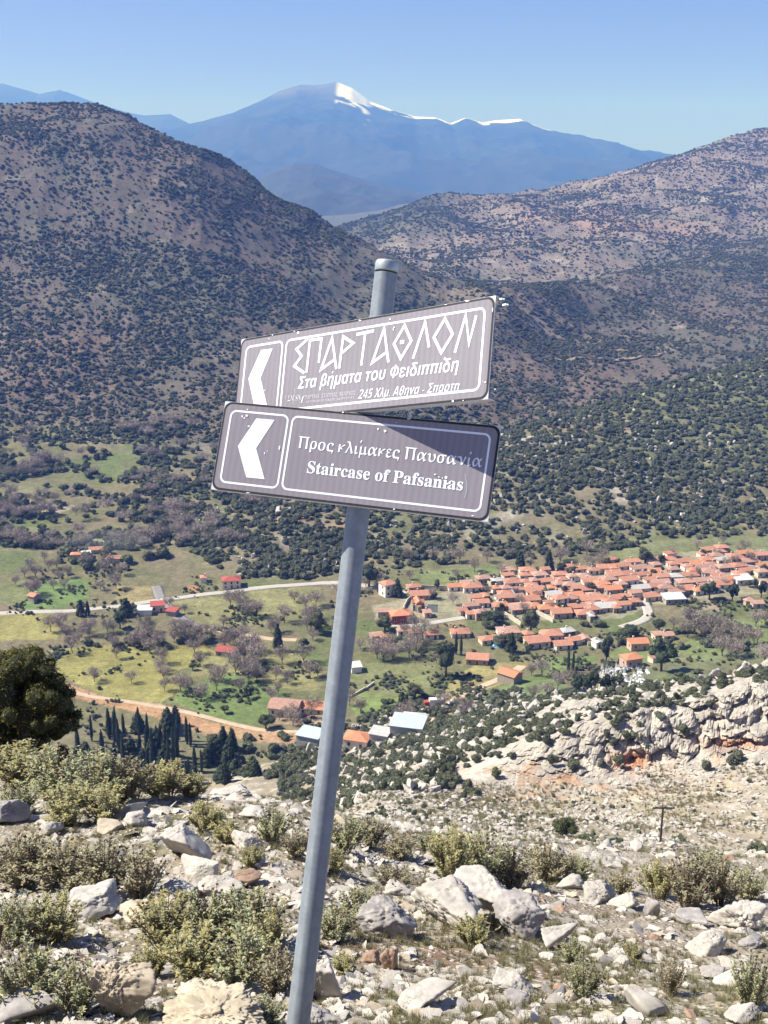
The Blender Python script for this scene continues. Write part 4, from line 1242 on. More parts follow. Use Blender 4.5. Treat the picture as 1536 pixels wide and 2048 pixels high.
DARK = [(0.050, 0.068, 0.036), (0.066, 0.082, 0.042), (0.042, 0.058, 0.032), (0.085, 0.092, 0.047)]
SCRUB = [(0.096, 0.110, 0.060), (0.112, 0.122, 0.068), (0.080, 0.094, 0.053), (0.12, 0.122, 0.070)]
OLIVE = [(0.085, 0.095, 0.050), (0.105, 0.105, 0.055), (0.065, 0.078, 0.040)]
GREYG = [(0.10, 0.112, 0.075), (0.125, 0.125, 0.085)]
shrub_meshes = []
for i in range(6):
    bl = lumps(200 + i, 7, 0.34, 0.16, 0.30, 0.16, 0.27, 0.16) + [(0, 0, 0.26, 0.32)]
    V, F_, C_ = blob_crown(210 + i, bl, 260, 0.062, SCRUB if i < 4 else GREYG)
    shrub_meshes.append(mesh_np('shrub', V, F_, [M_VEG], False, C_))


def put_mesh(name, me, x, y, z, s, r, label, cat, group=None, sz=None):
    o = add(name, me, None, (x, y, z), (0, 0, r.uniform(0, 6.28)), (s * r.uniform(0.85, 1.15), s * r.uniform(0.85, 1.15), (sz or s) * r.uniform(0.9, 1.1)))
    return tag(o, label, cat, group)


# the shrubs that show largest: on the scrub slope under and behind the cliff, and on the foot of the hill behind the village
R2 = np.random.default_rng(303)
P = zone_points(150, 236, 420, 620, 1560, lambda x, Y, kk, u, v: np.clip(0.6 + 1.6 * n2(x, Y, 16, 3, 91), 0.05, 1) * (kk > 8.05) * (kk < 10.3) * (1 + 1.5 * (u < 1150)) / 2.5, 21)
for x, y, z in P:
    u, v = proj(np.array([x, y, z]))
    lab, g = (('dark shrub on the slope below the farm sheds', 'shrubs below the farm sheds') if u < 900 else ('dark shrub above the left end of the cliff', 'shrubs above the left end of the cliff') if u < 1180 else ('dark shrub along the limestone cliff top', 'shrubs along the cliff top'))
    put_mesh('shrub', shrub_meshes[R2.integers(0, 6)], x, y, z - 0.3, R2.uniform(2.4, 5.0), R2, lab, 'shrub', g, R2.uniform(2.4, 4.0))
P = zone_points(60, 221, 246, 860, 1560, lambda x, Y, kk, u, v: (kk > 6.9) * (kk < 8.2) * 1.0, 22)
for x, y, z in P:
    put_mesh('shrub', shrub_meshes[R2.integers(0, 6)], x, y - 1.6, z + 0.4, R2.uniform(1.6, 3.8), R2, 'green shrub rooted in the cliff face', 'shrub', 'shrubs on the cliff face', R2.uniform(2.0, 4.0))
P = zone_points(118, 585, 700, 300, 1560, lambda x, Y, kk, u, v: np.clip(0.5 + 1.6 * n2(x, Y, 40, 3, 92), 0.05, 1) * (kk > 12.08) * (kk < 13.0), 23)
for x, y, z in P:
    u, v = proj(np.array([x, y, z]))
    lab, g = ('dark shrub at the hill foot behind the village', 'shrubs at the hill foot behind the village') if u > 760 else ('dark shrub on the low rise left of the signpost', 'shrubs on the low rise left of the pole')
    put_mesh('shrub', shrub_meshes[R2.integers(0, 6)], x, y, z - 0.3, R2.uniform(3.5, 6.5), R2, lab, 'shrub', g, R2.uniform(3.5, 5.5))
proto_shrubs, seen_ = [], set()
for o in bpy.data.objects:
    if o.name.startswith('shrub') and o.data.name not in seen_: seen_.add(o.data.name); proto_shrubs.append(o)

P = zone_points(650, 200, 400, 560, 960, lambda x, Y, kk, u, v: np.clip(0.5 + 1.8 * n2(x, Y, 14, 3, 88), 0.0, 1) * (kk > 6.75) * (kk < 10.2), 36)
scatter('scrub', proto_shrubs, P - [0, 0, 0.3], R2.uniform(1.5, 4.2, len(P)), 'dark evergreen scrub on the slope running down to the farm sheds', seed=16)
P = zone_points(1300, 236, 430, 560, 1700, lambda x, Y, kk, u, v: np.clip(0.35 + 2.0 * n2(x, Y, 16, 3, 91), 0.0, 1) * (kk > 8.05) * (kk < 10.4) * (0.35 + (u < 1150)), 31)
scatter('scrub', proto_shrubs, P - [0, 0, 0.3], R2.uniform(1.4, 4.0, len(P)), 'dark evergreen scrub on the slope below the cliff', seed=11)
P = zone_points(10500, 570, 1160, 290, 1700, lambda x, Y, kk, u, v: np.clip(0.5 + 0.9 * (u > 960) * (v < 985) + 1.7 * n2(x, Y, 45, 4, 92), 0.04, 1) * (kk > 12.05 + 0.25 * (u < 420)) * (kk < 14.3) * (v < 1135 + (u < 760) * 30), 32, pw=0)
scatter('scrub', proto_shrubs, P - [0, 0, 0.3], R2.uniform(2.2, 6.0, len(P)), 'dark evergreen scrub covering the hill behind the village', seed=12)
P = zone_points(54000, 850, 1560, -300, 1160, lambda x, Y, kk, u, v: np.clip(0.42 + 0.55 * (kk < 16.2) * (u < 620) + 1.9 * n2(x, Y, 70, 4, 93) + 0.3 * n2(x, Y, 16, 2, 94) - 0.35 * (u > 880), 0.16, 1) * (kk > 14.05) * (kk < 17.6), 33)
scatter('scrub', proto_shrubs, P - [0, 0, 0.4], 1.3 + 3.9 * R2.random(len(P)) ** 2.2, 'dark scrub dotted over the brown hill at left', seed=13)
P = zone_points(33000, 980, 2200, 960, 1800, lambda x, Y, kk, u, v: np.clip(0.45 + 1.9 * n2(x, Y, 80, 4, 95), 0.14, 1) * (kk > 14.05) * (kk < 17.7), 34)
scatter('scrub', proto_shrubs, P - [0, 0, 0.4], 1.5 + 3.9 * R2.random(len(P)) ** 2.1, 'dark scrub dotted over the nearer right slope', seed=14)
P = zone_points(62000, 1600, 3400, 640, 1800, lambda x, Y, kk, u, v: np.clip(0.40 + 2.2 * n2(x, Y, 170, 4, 96) + 0.5 * n2(x, Y, 40, 2, 97), 0.18, 1) * (kk > 17.6) * (kk < 20.25), 35)
scatter('scrub', proto_shrubs, P - [0, 0, 0.5], 1.9 + 4.8 * R2.random(len(P)) ** 2.2, 'dark scrub dotted over the far right slope', seed=15)


# trees -------------------------------------------------------------------------------------------
def branch_skeleton(seed, H, spread, n_limb, fork, trunk_h, r0):
    """a tapered trunk that splits into limbs and branches; returns the wood mesh builder and branch tips"""
    r = random.Random(seed); m = MB(); tips = []
    lean = (r.uniform(-0.06, 0.06) * H, r.uniform(-0.06, 0.06) * H)
    t1 = (lean[0], lean[1], trunk_h * H)
    m.tube([(0, 0, -0.25), (lean[0] * 0.4, lean[1] * 0.4, trunk_h * H * 0.5), t1], [r0 * 1.25, r0, r0 * 0.85], 7)
    for i in range(n_limb):
        a = 2 * math.pi * (i + r.random() * 0.7) / n_limb
        q = r.uniform(0.45, 1.0)
        e = (t1[0] + math.cos(a) * spread * q * 0.6, t1[1] + math.sin(a) * spread * q * 0.6, H * r.uniform(0.58, 0.80))
        mid = tuple((t1[k] + e[k]) / 2 + r.uniform(-0.05, 0.05) * H for k in range(3))
        m.tube([t1, mid, e], [r0 * 0.6, r0 * 0.42, r0 * 0.25], 5)
        for j in range(fork):
            a2 = a + r.uniform(-1.1, 1.1)
            f = (e[0] + math.cos(a2) * spread * r.uniform(0.2, 0.5), e[1] + math.sin(a2) * spread * r.uniform(0.2, 0.5), min(H * r.uniform(0.72, 1.0), e[2] + H * 0.35))
            st = mid if j % 2 else e
            m.tube([st, tuple((st[k] + f[k]) / 2 + r.uniform(-0.03, 0.03) * H for k in range(3)), f], [r0 * 0.28, r0 * 0.18, r0 * 0.08], 4)
            tips.append(f)
        tips.append(e)
    return m, tips


def twig_crown(seed, tips, H, rad_, n, colors, weights, width=0.016, blossom=0, bcol=(0.55, 0.44, 0.45)):
    r = np.random.default_rng(seed)
    T = np.array(tips)
    k = r.integers(0, len(T), n)
    P = T[k] + r.normal(0, rad_ * 0.42, (n, 3)) * np.array([1, 1, 0.8])
    D = r.normal(size=(n, 3)) + np.array([0, 0, 0.7]); D /= np.linalg.norm(D, axis=1)[:, None]
    S_ = np.cross(D, r.normal(size=(n, 3))); S_ /= np.linalg.norm(S_, axis=1)[:, None]
    ln = (rad_ * r.uniform(0.22, 0.5, n))[:, None]
    V = np.stack([P - D * ln - S_ * width * H, P - D * ln + S_ * width * H, P + D * ln], 1).reshape(-1, 3)
    F_ = np.arange(3 * n).reshape(n, 3)
    C_ = np.repeat(pal(r, n, colors, weights, 0.2), 3, axis=0)
    if not blossom: return V, [F_], C_
    k = r.integers(0, len(T), blossom)
    d = r.normal(size=(blossom, 3)); d /= np.linalg.norm(d, axis=1)[:, None]
    Pb = T[k] + d * rad_ * r.uniform(0.2, 0.85, blossom)[:, None]
    Vb, Fb = leaf_quads(Pb, d, 0.022 * H, 0.8, r, 1.0)
    return np.concatenate([V, Vb]), [F_, Fb + len(V)], np.concatenate([C_, np.repeat(pal(r, blossom, [bcol, tuple(0.8 * q for q in bcol)]), 4, axis=0)])


MAUVE = [(0.33, 0.275, 0.235), (0.27, 0.23, 0.19), (0.40, 0.335, 0.295), (0.21, 0.18, 0.15)]
almond = []                                        # bare, budding and blossoming almond trees
for i in range(8):
    m, tips = branch_skeleton(400 + i, 1.0, 0.55, 5, 4, 0.22 + 0.03 * (i % 3), 0.034)
    blo = (0, 60, 0, 260, 30, 0, 420, 120)[i]
    V, F_, C_ = twig_crown(420 + i, tips, 1.0, 0.34, 620, MAUVE, None, 0.013, blo)
    almond.append((m.mesh('trunk', [M_BARK], True), mesh_np('crown', V, F_, [M_TWIG], False, C_)))


def put_tree(name, protos, x, y, z, H, W, r, label, cat='tree', group=None):
    tm, cm_ = protos
    e = add(name, None, None, (x, y, z), (0, 0, r.uniform(0, 6.28)), (W, W, H))
    e.empty_display_size = 0.2
    add('trunk', tm, e); add('crown', cm_, e)
    return tag(e, label, cat, group)


def stem_mesh(h, r0, seed=0):
    m = MB(); m.tube([(0, 0, -0.06), (0.01, 0, h * 0.5), (0, 0.01, h)], [r0, r0 * 0.8, r0 * 0.45], 7)
    return m.mesh('trunk', [M_BARK], True)


conifer, cypress, roundtree, pine = [], [], [], []
for i in range(4):                                 # dark layered conifers
    r = np.random.default_rng(500 + i); bl = []
    for k in range(26):
        h = 0.12 + 0.85 * (k / 26); rd = 0.30 * (1 - h) ** 0.75 + 0.03
        a = k * 2.4 + r.random()
        bl.append((math.cos(a) * rd * 0.75, math.sin(a) * rd * 0.75, h, 0.05 + rd * 0.42))
    V, F_, C_ = blob_crown(510 + i, bl, 900, 0.032, DARK, core_scale=0.7)
    conifer.append((stem_mesh(0.9, 0.03), mesh_np('crown', V, F_, [M_VEG], False, C_)))
for i in range(3):                                 # slender cypresses
    r = np.random.default_rng(530 + i); bl = []
    for k in range(22):
        h = 0.05 + 0.92 * k / 22; rd = 0.42 * math.sin(min(1, h * 1.6 + 0.12) * math.pi / 2) * (1 - h) ** 0.5 + 0.04
        a = k * 2.4
        bl.append((math.cos(a) * rd * 0.35, math.sin(a) * rd * 0.35, h, rd * 0.75))
    bl = [(b_[0], b_[1], b_[2], b_[3]) for b_ in bl]
    V, F_, C_ = blob_crown(540 + i, bl, 800, 0.05, [(0.055, 0.072, 0.042), (0.070, 0.086, 0.048), (0.046, 0.060, 0.038)], core_scale=0.75)
    # lumps are spheres in unit space: flatten their height where they stack
    for b_i in range(len(bl)): pass
    cypress.append((stem_mesh(0.8, 0.10), mesh_np('crown', V, F_, [M_VEG], False, C_)))
for i in range(5):                                 # round evergreen trees
    bl = lumps(560 + i, 14, 0.30, 0.24, 0.62, 0.13, 0.22, 0.32) + [(0, 0, 0.6, 0.30)]
    V, F_, C_ = blob_crown(570 + i, bl, 900, 0.035, DARK if i % 2 else OLIVE, core_scale=0.78)
    roundtree.append((stem_mesh(0.5, 0.05), mesh_np('crown', V, F_, [M_VEG], False, C_)))
for i in range(3):                                 # spreading pines
    bl = lumps(590 + i, 22, 0.40, 0.28, 0.62, 0.10, 0.18, 0.25)
    V, F_, C_ = blob_crown(600 + i, bl, 1400, 0.030, [(0.055, 0.075, 0.036), (0.072, 0.090, 0.045), (0.045, 0.062, 0.032)], core_scale=0.8)
    pine.append((stem_mesh(0.6, 0.045), mesh_np('crown', V, F_, [M_VEG], False, C_)))

R3 = np.random.default_rng(404)


def tree_at(kind, u, v, wpx, hpx, label, group=None, name=None, zone=PLAIN):
    protos = {'conifer': conifer, 'cypress': cypress, 'round': roundtree, 'pine': pine, 'almond': almond}[kind]
    wid = {'conifer': 0.62, 'cypress': 0.9, 'round': 0.85, 'pine': 1.0, 'almond': 1.35}[kind]
    x, y, z = march(u, v, *zone); s = mpp(y, z)
    return put_tree(name or {'conifer': 'conifer', 'cypress': 'cypress', 'round': 'evergreen_tree', 'pine': 'pine_tree', 'almond': 'almond_tree'}[kind],
                    protos[int(R3.integers(0, len(protos)))], x, y, z, hpx * s / 0.95, wpx * s / wid, R3, label, 'tree', group)


TREES = [
 ('pine', 1322, 1346, 66, 70, 'largest pine by the village, with a wide crown right of the chapel'),
 ('pine', 1212, 1326, 32, 56, 'pointed pine left of the orange chapel'),
 ('round', 892, 1354, 50, 74, 'big dark evergreen in the orchard, nearest to the tan field'),
 ('conifer', 1022, 1306, 24, 42, 'narrow black conifer among the lower village roofs'),
 ('round', 1062, 1268, 40, 50, 'bushy green tree between the two rows of village houses'),
 ('cypress', 912, 1310, 9, 44, 'left cypress of the pair below the village church'),
 ('cypress', 922, 1312, 9, 42, 'right cypress of the pair below the village church'),
 ('cypress', 1136, 1346, 9, 46, 'taller cypress of the pair beside the cemetery'),
 ('cypress', 1146, 1342, 8, 38, 'shorter cypress of the pair beside the cemetery'),
 ('pine', 1182, 1394, 44, 58, 'middle pine of the clump left of the graves'),
 ('pine', 1214, 1402, 38, 54, 'pine partly hiding the left edge of the graves'),
 ('pine', 1152, 1390, 34, 44, 'left pine of the clump left of the graves'),
 ('round', 1238, 1372, 26, 26, 'small dark tree standing among the graves'),
 ('round', 1382, 1202, 0, 0, None),
 ('conifer', 162, 1232, 18, 34, 'dark cone-shaped tree beside the left road'),
 ('conifer', 176, 1230, 10, 30, 'thin grey conifer just right of the cone-shaped tree'),
 ('conifer', 252, 1230, 30, 36, 'dark spruce in the orchard left of the red shed'),
 ('round', 240, 1256, 32, 36, 'dark bushy tree in front of the spruce'),
 ('conifer', 556, 1302, 20, 56, 'tall dark conifer between orchard and signpost'),
 ('round', 634, 1268, 40, 44, 'dark evergreen clump touching the pole at left'),
 ('conifer', 795, 1194, 20, 38, 'dark conifer behind the tall white-sided house'),
 ('round', 738, 1172, 44, 46, 'dark evergreens between the pole and the tall house'),
 ('pine', 1418, 1200, 42, 40, 'left pine beside the right end of the village'),
 ('pine', 1464, 1204, 30, 40, 'right pine beside the right end of the village'),
 ('pine', 1522, 1196, 26, 38, 'pine at the right picture edge under the village'),
 ('conifer', 352, 1452, 22, 42, 'lone dark conifer on the red earth bank'),
 ('round', 532, 1458, 40, 30, 'round black bush-like tree at the end of the red bank'),
 ('round', 450, 1428, 22, 18, 'small round evergreen above the red bank'),
 ('round', 925, 1424, 30, 28, 'round evergreen beside the village track'),
 ('round', 806, 1422, 24, 40, 'leaning green tree left of the white truck'),
 ('round', 830, 1395, 44, 30, 'dark bushes behind the white truck'),
 ('round', 385, 1340, 18, 16, 'single round bush in the yellow-green field'),
 ('round', 487, 1318, 18, 20, 'round bush right of the red field shed'),
 ('round', 606, 1296, 26, 20, 'green bush in the field left of the pole'),
 ('round', 1260, 1282, 44, 34, 'dark green tree clump under the curved village road'),
 ('round', 1380, 1246, 34, 30, 'round dark evergreen in the fields right of the road'),
 ('round', 1318, 1262, 30, 26, 'dark evergreen left of the round one in the right fields'),
 ('round', 1440, 1260, 30, 22, 'dark evergreen in the hedge at the right fields'),
 ('conifer', 1040, 1136, 20, 36, 'dark conifer on the hill foot above the left village roofs'),
 ('conifer', 1098, 1140, 18, 40, 'tall dark conifer just above the village roofs'),
 ('round', 1290, 1126, 36, 32, 'dark tree behind the upper village houses'),
 ('round', 985, 1248, 50, 26, 'dark green thicket below the curved village wall'),
 ('round', 770, 1262, 40, 30, 'grey green thicket left of the lower village houses'),
]
for k_, u, v, w_, h_, lab in TREES:
    if lab: tree_at(k_, u, v, w_, h_, lab)


def poly_points(poly, n, seed):
    r = np.random.default_rng(seed); q = np.array(poly); out = []
    while len(out) < n:
        u, v = r.uniform(q[:, 0].min(), q[:, 0].max()), r.uniform(q[:, 1].min(), q[:, 1].max())
        if inpoly(np.array([u]), np.array([v]), poly)[0]: out.append((u, v))
    return out


ORCH = [
 ([(110,1300),(330,1290),(430,1300),(640,1330),(640,1400),(520,1400),(350,1400),(200,1390)], 42, 36, 32, 'almond tree scattered in the yellow-green orchard field', 'almond trees in the big orchard field'),
 ([(90,1262),(430,1262),(500,1275),(470,1300),(330,1298),(110,1300)], 44, 34, 30, 'mauve almond tree in the thicket along the stream', 'almond trees along the stream'),
 ([(470,1290),(560,1300),(540,1370),(460,1370)], 16, 40, 36, 'bare almond tree in the dense row beside the red shed', 'almond trees beside the red shed'),
 ([(330,1215),(640,1178),(640,1290),(480,1260),(420,1255)], 26, 34, 30, 'almond tree in the meadow under the pale road', 'almond trees under the pale road'),
 ([(20,1120),(300,1120),(300,1175),(20,1215)], 26, 32, 28, 'almond tree in the green fields at far left', 'almond trees in the far left fields'),
 ([(700,1235),(900,1262),(890,1340),(720,1330)], 24, 38, 32, 'almond tree in the gardens right of the pole', 'almond trees right of the pole'),
 ([(1000,1335),(1140,1350),(1130,1410),(1010,1420)], 8, 38, 34, 'almond tree on the bright green field left of the cypresses', 'almond trees on the bright green field'),
 ([(1320,1250),(1536,1245),(1536,1330),(1370,1310)], 28, 42, 36, 'mauve almond tree in the fields at the right edge', 'almond trees in the right fields'),
 ([(800,1120),(1536,1075),(1536,1110),(1000,1150),(800,1165)], 30, 28, 24, 'pale almond tree on the slope just above the village', 'almond trees above the village'),
 ([(690,1410),(820,1420),(960,1400),(960,1440),(760,1450)], 12, 36, 32, 'bare tree by the dirt track near the farm sheds', 'bare trees near the farm sheds'),
 ([(540,1395),(640,1405),(640,1460),(560,1460)], 10, 34, 28, 'bare tree around the ruined barn beside the pole', 'bare trees around the ruined barn'),
 ([(600,1170),(760,1150),(760,1190),(640,1200)], 8, 30, 24, 'bare tree along the road behind the pole', 'bare trees along the road behind the pole'),
]
for poly, n, wp, hp, lab, g in ORCH:
    for (u, v) in poly_points(poly, int(n * 0.8), len(poly) * 100 + n):
        q = R3.uniform(0.65, 1.25)
        tree_at('almond', u, v, wp * q * 0.84 * R3.uniform(0.85, 1.15), hp * q * 0.84, lab, g)
# cypress grove under the red bank
for (u, v) in poly_points([(160,1470),(290,1460),(400,1490),(408,1560),(340,1570),(150,1530)], 44, 9):
    tree_at('cypress', u, v, R3.uniform(9, 15), R3.uniform(38, 76), 'slender cypress in the grove below the red bank', 'cypresses in the grove')
for (u, v) in poly_points([(150,1480),(300,1450),(470,1500),(520,1560),(380,1580),(150,1560)], 44, 19):
    tree_at('conifer', u, v, R3.uniform(20, 32), R3.uniform(32, 52), 'dull green conifer between the grove cypresses', 'conifers between the cypresses')
# evergreen bushes on the valley floor
for (poly, n, w0, lab, g) in [
 ([(400,1480),(620,1480),(620,1590),(520,1590)], 28, 30, 'low green bush near the blue-roofed shed', 'bushes near the blue-roofed shed'),
 ([(60,1090),(330,1060),(340,1140),(120,1150)], 34, 28, 'dark bushy tree in the far left hedges', 'bushy trees of the far left hedges'),
 ([(1240,1270),(1536,1255),(1536,1290),(1400,1300),(1260,1290)], 20, 30, 'dark bush in the hedge crossing the right fields', 'bushes of the right hedge'),
 ([(700,1440),(960,1400),(1120,1400),(1000,1450),(760,1500)], 34, 28, 'dark green bush along the foot of the scrub slope', 'bushes at the foot of the scrub slope'),
 ([(160,1278),(440,1272),(430,1292),(170,1300)], 22, 26, 'dark bush along the stream thicket', 'bushes along the stream'),
 ([(940,1235),(1250,1240),(1260,1290),(1000,1300)], 16, 28, 'green garden bush between the village rows', 'garden bushes between the village rows')]:
    for (u, v) in poly_points(poly, n, n * 7):
        q = R3.uniform(0.6, 1.2)
        x, y, z = march(u, v, *PLAIN); s = mpp(y, z)
        put_mesh('bush', shrub_meshes[R3.integers(0, 6)], x, y, z - 0.2, w0 * q * s * 1.1, R3, lab, 'bush', g, w0 * q * s * 1.0)
# woods on the far valley floor, one mass
def far_keep(x, Y, kk, u, v):
    return np.clip(0.30 + 2.4 * n2(x, Y, 45, 3, 98), 0.01, 1) * (v < 1105 - 0.05 * np.abs(u - 200)) * (v > 850)
P = zone_points(1900, 600, 960, -200, 620, far_keep, 41, pw=0)
P2 = zone_points(900, 840, 1250, 640, 1700, lambda x, Y, kk, u, v: np.clip(0.5 + 2.0 * n2(x, Y, 60, 3, 99), 0.02, 1) * (kk > 13.2) * (kk < 15.1), 42)
P3 = zone_points(3000, 350, 620, -60, 1600, lambda x, Y, kk, u, v: np.clip(-0.05 + 1.8 * n2(x, Y, 22, 3, 101), 0.0, 1) * (kk > 9.9) * (kk < 12.1) * (v > 1140), 44)
scatter('hedges', proto_shrubs, P3, R3.uniform(0.7, 2.6, len(P3)), 'low hedges and weeds between the valley fields', seed=23)
scatter('woods', proto_shrubs, np.concatenate([P, P2]), R3.uniform(3.0, 7.5, len(P) + len(P2)), 'dark woods and hedges on the far floor of the valley', seed=21)
P = zone_points(230, 600, 900, -200, 560, far_keep, 43, pw=0)
alm = next(o for o in bpy.data.objects if o.name == 'crown' or o.name.startswith('crown') and o.data in [a[1] for a in almond])
scatter('woods', [o for o in bpy.data.objects if o.name.startswith('crown') and o.data in (almond[1][1], almond[3][1], almond[6][1])][:6], P, R3.uniform(5, 8, len(P)), 'pale almond woods on the far floor of the valley', seed=22)

# juniper tree at the left edge of the near crest
r = np.random.default_rng(71)
bl = []
for i in range(60):
    h = r.random() ** 0.8
    rd = 0.98 * math.sin(math.pi * (0.16 + 0.74 * h)) ** 0.8
    a = r.uniform(0, 6.283); q = r.random() ** 0.4
    bl.append((math.cos(a) * rd * q * 0.85, math.sin(a) * rd * q * 0.85, 0.10 + 1.75 * h, r.uniform(0.16, 0.34)))
for i in range(90):
    h = r.random(); rd = 1.06 * math.sin(math.pi * (0.16 + 0.76 * h)) ** 0.8; a = r.uniform(0, 6.283)
    bl.append((math.cos(a) * rd * 0.92, math.sin(a) * rd * 0.92, 0.10 + 1.95 * h, r.uniform(0.07, 0.15)))
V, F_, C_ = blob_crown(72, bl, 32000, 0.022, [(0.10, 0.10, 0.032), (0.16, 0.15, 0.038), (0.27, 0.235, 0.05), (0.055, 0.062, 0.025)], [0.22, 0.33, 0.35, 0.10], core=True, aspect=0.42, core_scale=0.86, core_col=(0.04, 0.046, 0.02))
e = empty('juniper_tree', label='dense dark juniper tree with yellow-green tips at the left edge', cat='tree')
q = np.array(ray(48, 1520)); yj = 20.5; q = q / q[1] * yj
e.location = (q[0], yj, q[2] - 0.15)
s_ = mpp(yj, q[2])
e.scale = (114 * s_, 114 * s_, 252 * s_ / 2.1)
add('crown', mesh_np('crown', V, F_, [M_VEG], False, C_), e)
m = MB(); m.tube([(0, 0, -1.2), (0.03, 0, 0.4), (0, 0.03, 1.3)], [0.10, 0.09, 0.05], 8); add('trunk', m.mesh('trunk', [M_BARK], True), e)

# sage bushes -------------------------------------------------------------------------------------
M_LEAF = mat('felted_sage_leaf', attr=True, rough=0.9, rnd=0.10, translucent=0.22, spec=0.1)
M_STEM = mat('dry_sage_stem', (0.27, 0.215, 0.155), 0.95, noise=(20, 0.3))
M_HEAD = mat('dry_seed_head', (0.10, 0.075, 0.055), 0.95)


def sage(seed, colors, weights, n_stem=46, leafy=15, dry=0.25):
    """a dome of upright stems, felted narrow leaves in pairs, and dry round seed heads; unit width, about 0.75 high"""
    r = np.random.default_rng(seed)
    stem, head = MB(), MB()
    P, D, Sz = [], [], []
    for i in range(n_stem):
        a = r.uniform(0, 6.283); q = r.random() ** 0.6
        bx, by = 0.16 * q * math.cos(a), 0.16 * q * math.sin(a)
        tx, ty = 0.46 * q * math.cos(a) + r.normal(0, 0.04), 0.46 * q * math.sin(a) + r.normal(0, 0.04)
        h = (0.74 - 0.30 * q * q) * r.uniform(0.75, 1.1)
        pts = [(bx, by, -0.03), (bx + (tx - bx) * 0.35, by + (ty - by) * 0.35, h * 0.5), (tx, ty, h)]
        stem.tube(pts, [0.009, 0.0065, 0.0035], 3, cap=False)
        for q_ in range(2):
            f0 = r.uniform(0.3, 0.7); b0 = [pts[0][j] * (1 - f0)**2 + 2 * f0 * (1 - f0) * pts[1][j] + f0 * f0 * pts[2][j] for j in range(3)]
            stem.tube([b0, (b0[0] + r.normal(0, 0.07), b0[1] + r.normal(0, 0.07), b0[2] + r.uniform(0.08, 0.26))], [0.005, 0.002], 3, cap=False)
        isdry = r.random() < dry
        for k in range(leafy if not isdry else 3):
            f = 0.30 + 0.72 * (k + r.random()) / leafy if not isdry else r.uniform(0.3, 0.8)
            f = min(f, 1.0)
            p = [pts[0][j] * (1 - f)**2 + 2 * f * (1 - f) * pts[1][j] + f * f * pts[2][j] for j in range(3)]
            ang_ = r.uniform(0, 6.283)
            for sgn in (0, math.pi):
                up_ = 0.35 + 0.9 * f * r.random()
                d = np.array([math.cos(ang_ + sgn), math.sin(ang_ + sgn), up_]); d /= np.linalg.norm(d)
                P.append(p); D.append(d); Sz.append(r.uniform(0.060, 0.108) * (1.1 - 0.35 * f))
        if isdry:
            for f in (1.0, 0.86):
                p = [pts[0][j] * (1 - f)**2 + 2 * f * (1 - f) * pts[1][j] + f * f * pts[2][j] for j in range(3)]
                head.box(p, (0.026, 0.026, 0.020), 0, r.uniform(0, 1.5)); head.box((p[0], p[1], p[2] + 0.004), (0.018, 0.030, 0.014), 0, r.uniform(0, 1.5))
    P, D, Sz = np.array(P), np.array(D), np.array(Sz)
    n = len(P)
    side = np.cross(D, [0, 0, 1.0]) + r.normal(0, 0.25, (n, 3)); side /= np.linalg.norm(side, axis=1)[:, None]
    nrm = np.cross(side, D)
    L_ = Sz[:, None]; w = L_ * 0.23
    mid = P + D * L_ * 0.5 + nrm * L_ * 0.08
    tip = P + D * L_ - nrm * L_ * 0.22 - np.array([0, 0, 0.0]) * L_
    V = np.stack([P, mid - side * w, mid + side * w, tip], 1).reshape(-1, 3)
    idx = np.arange(n)[:, None] * 4
    F_ = np.concatenate([idx + np.array([0, 1, 2]), idx + np.array([1, 3, 2])])
    C_ = np.repeat(pal(r, n, colors, weights, 0.18), 4, axis=0)
    parts = [('stems', stem.mesh('stems', [M_STEM])), ('foliage', mesh_np('foliage', V, F_, [M_LEAF], False, C_))]
    if head.v: parts.append(('seed_heads', head.mesh('seed_heads', [M_HEAD])))
    return parts


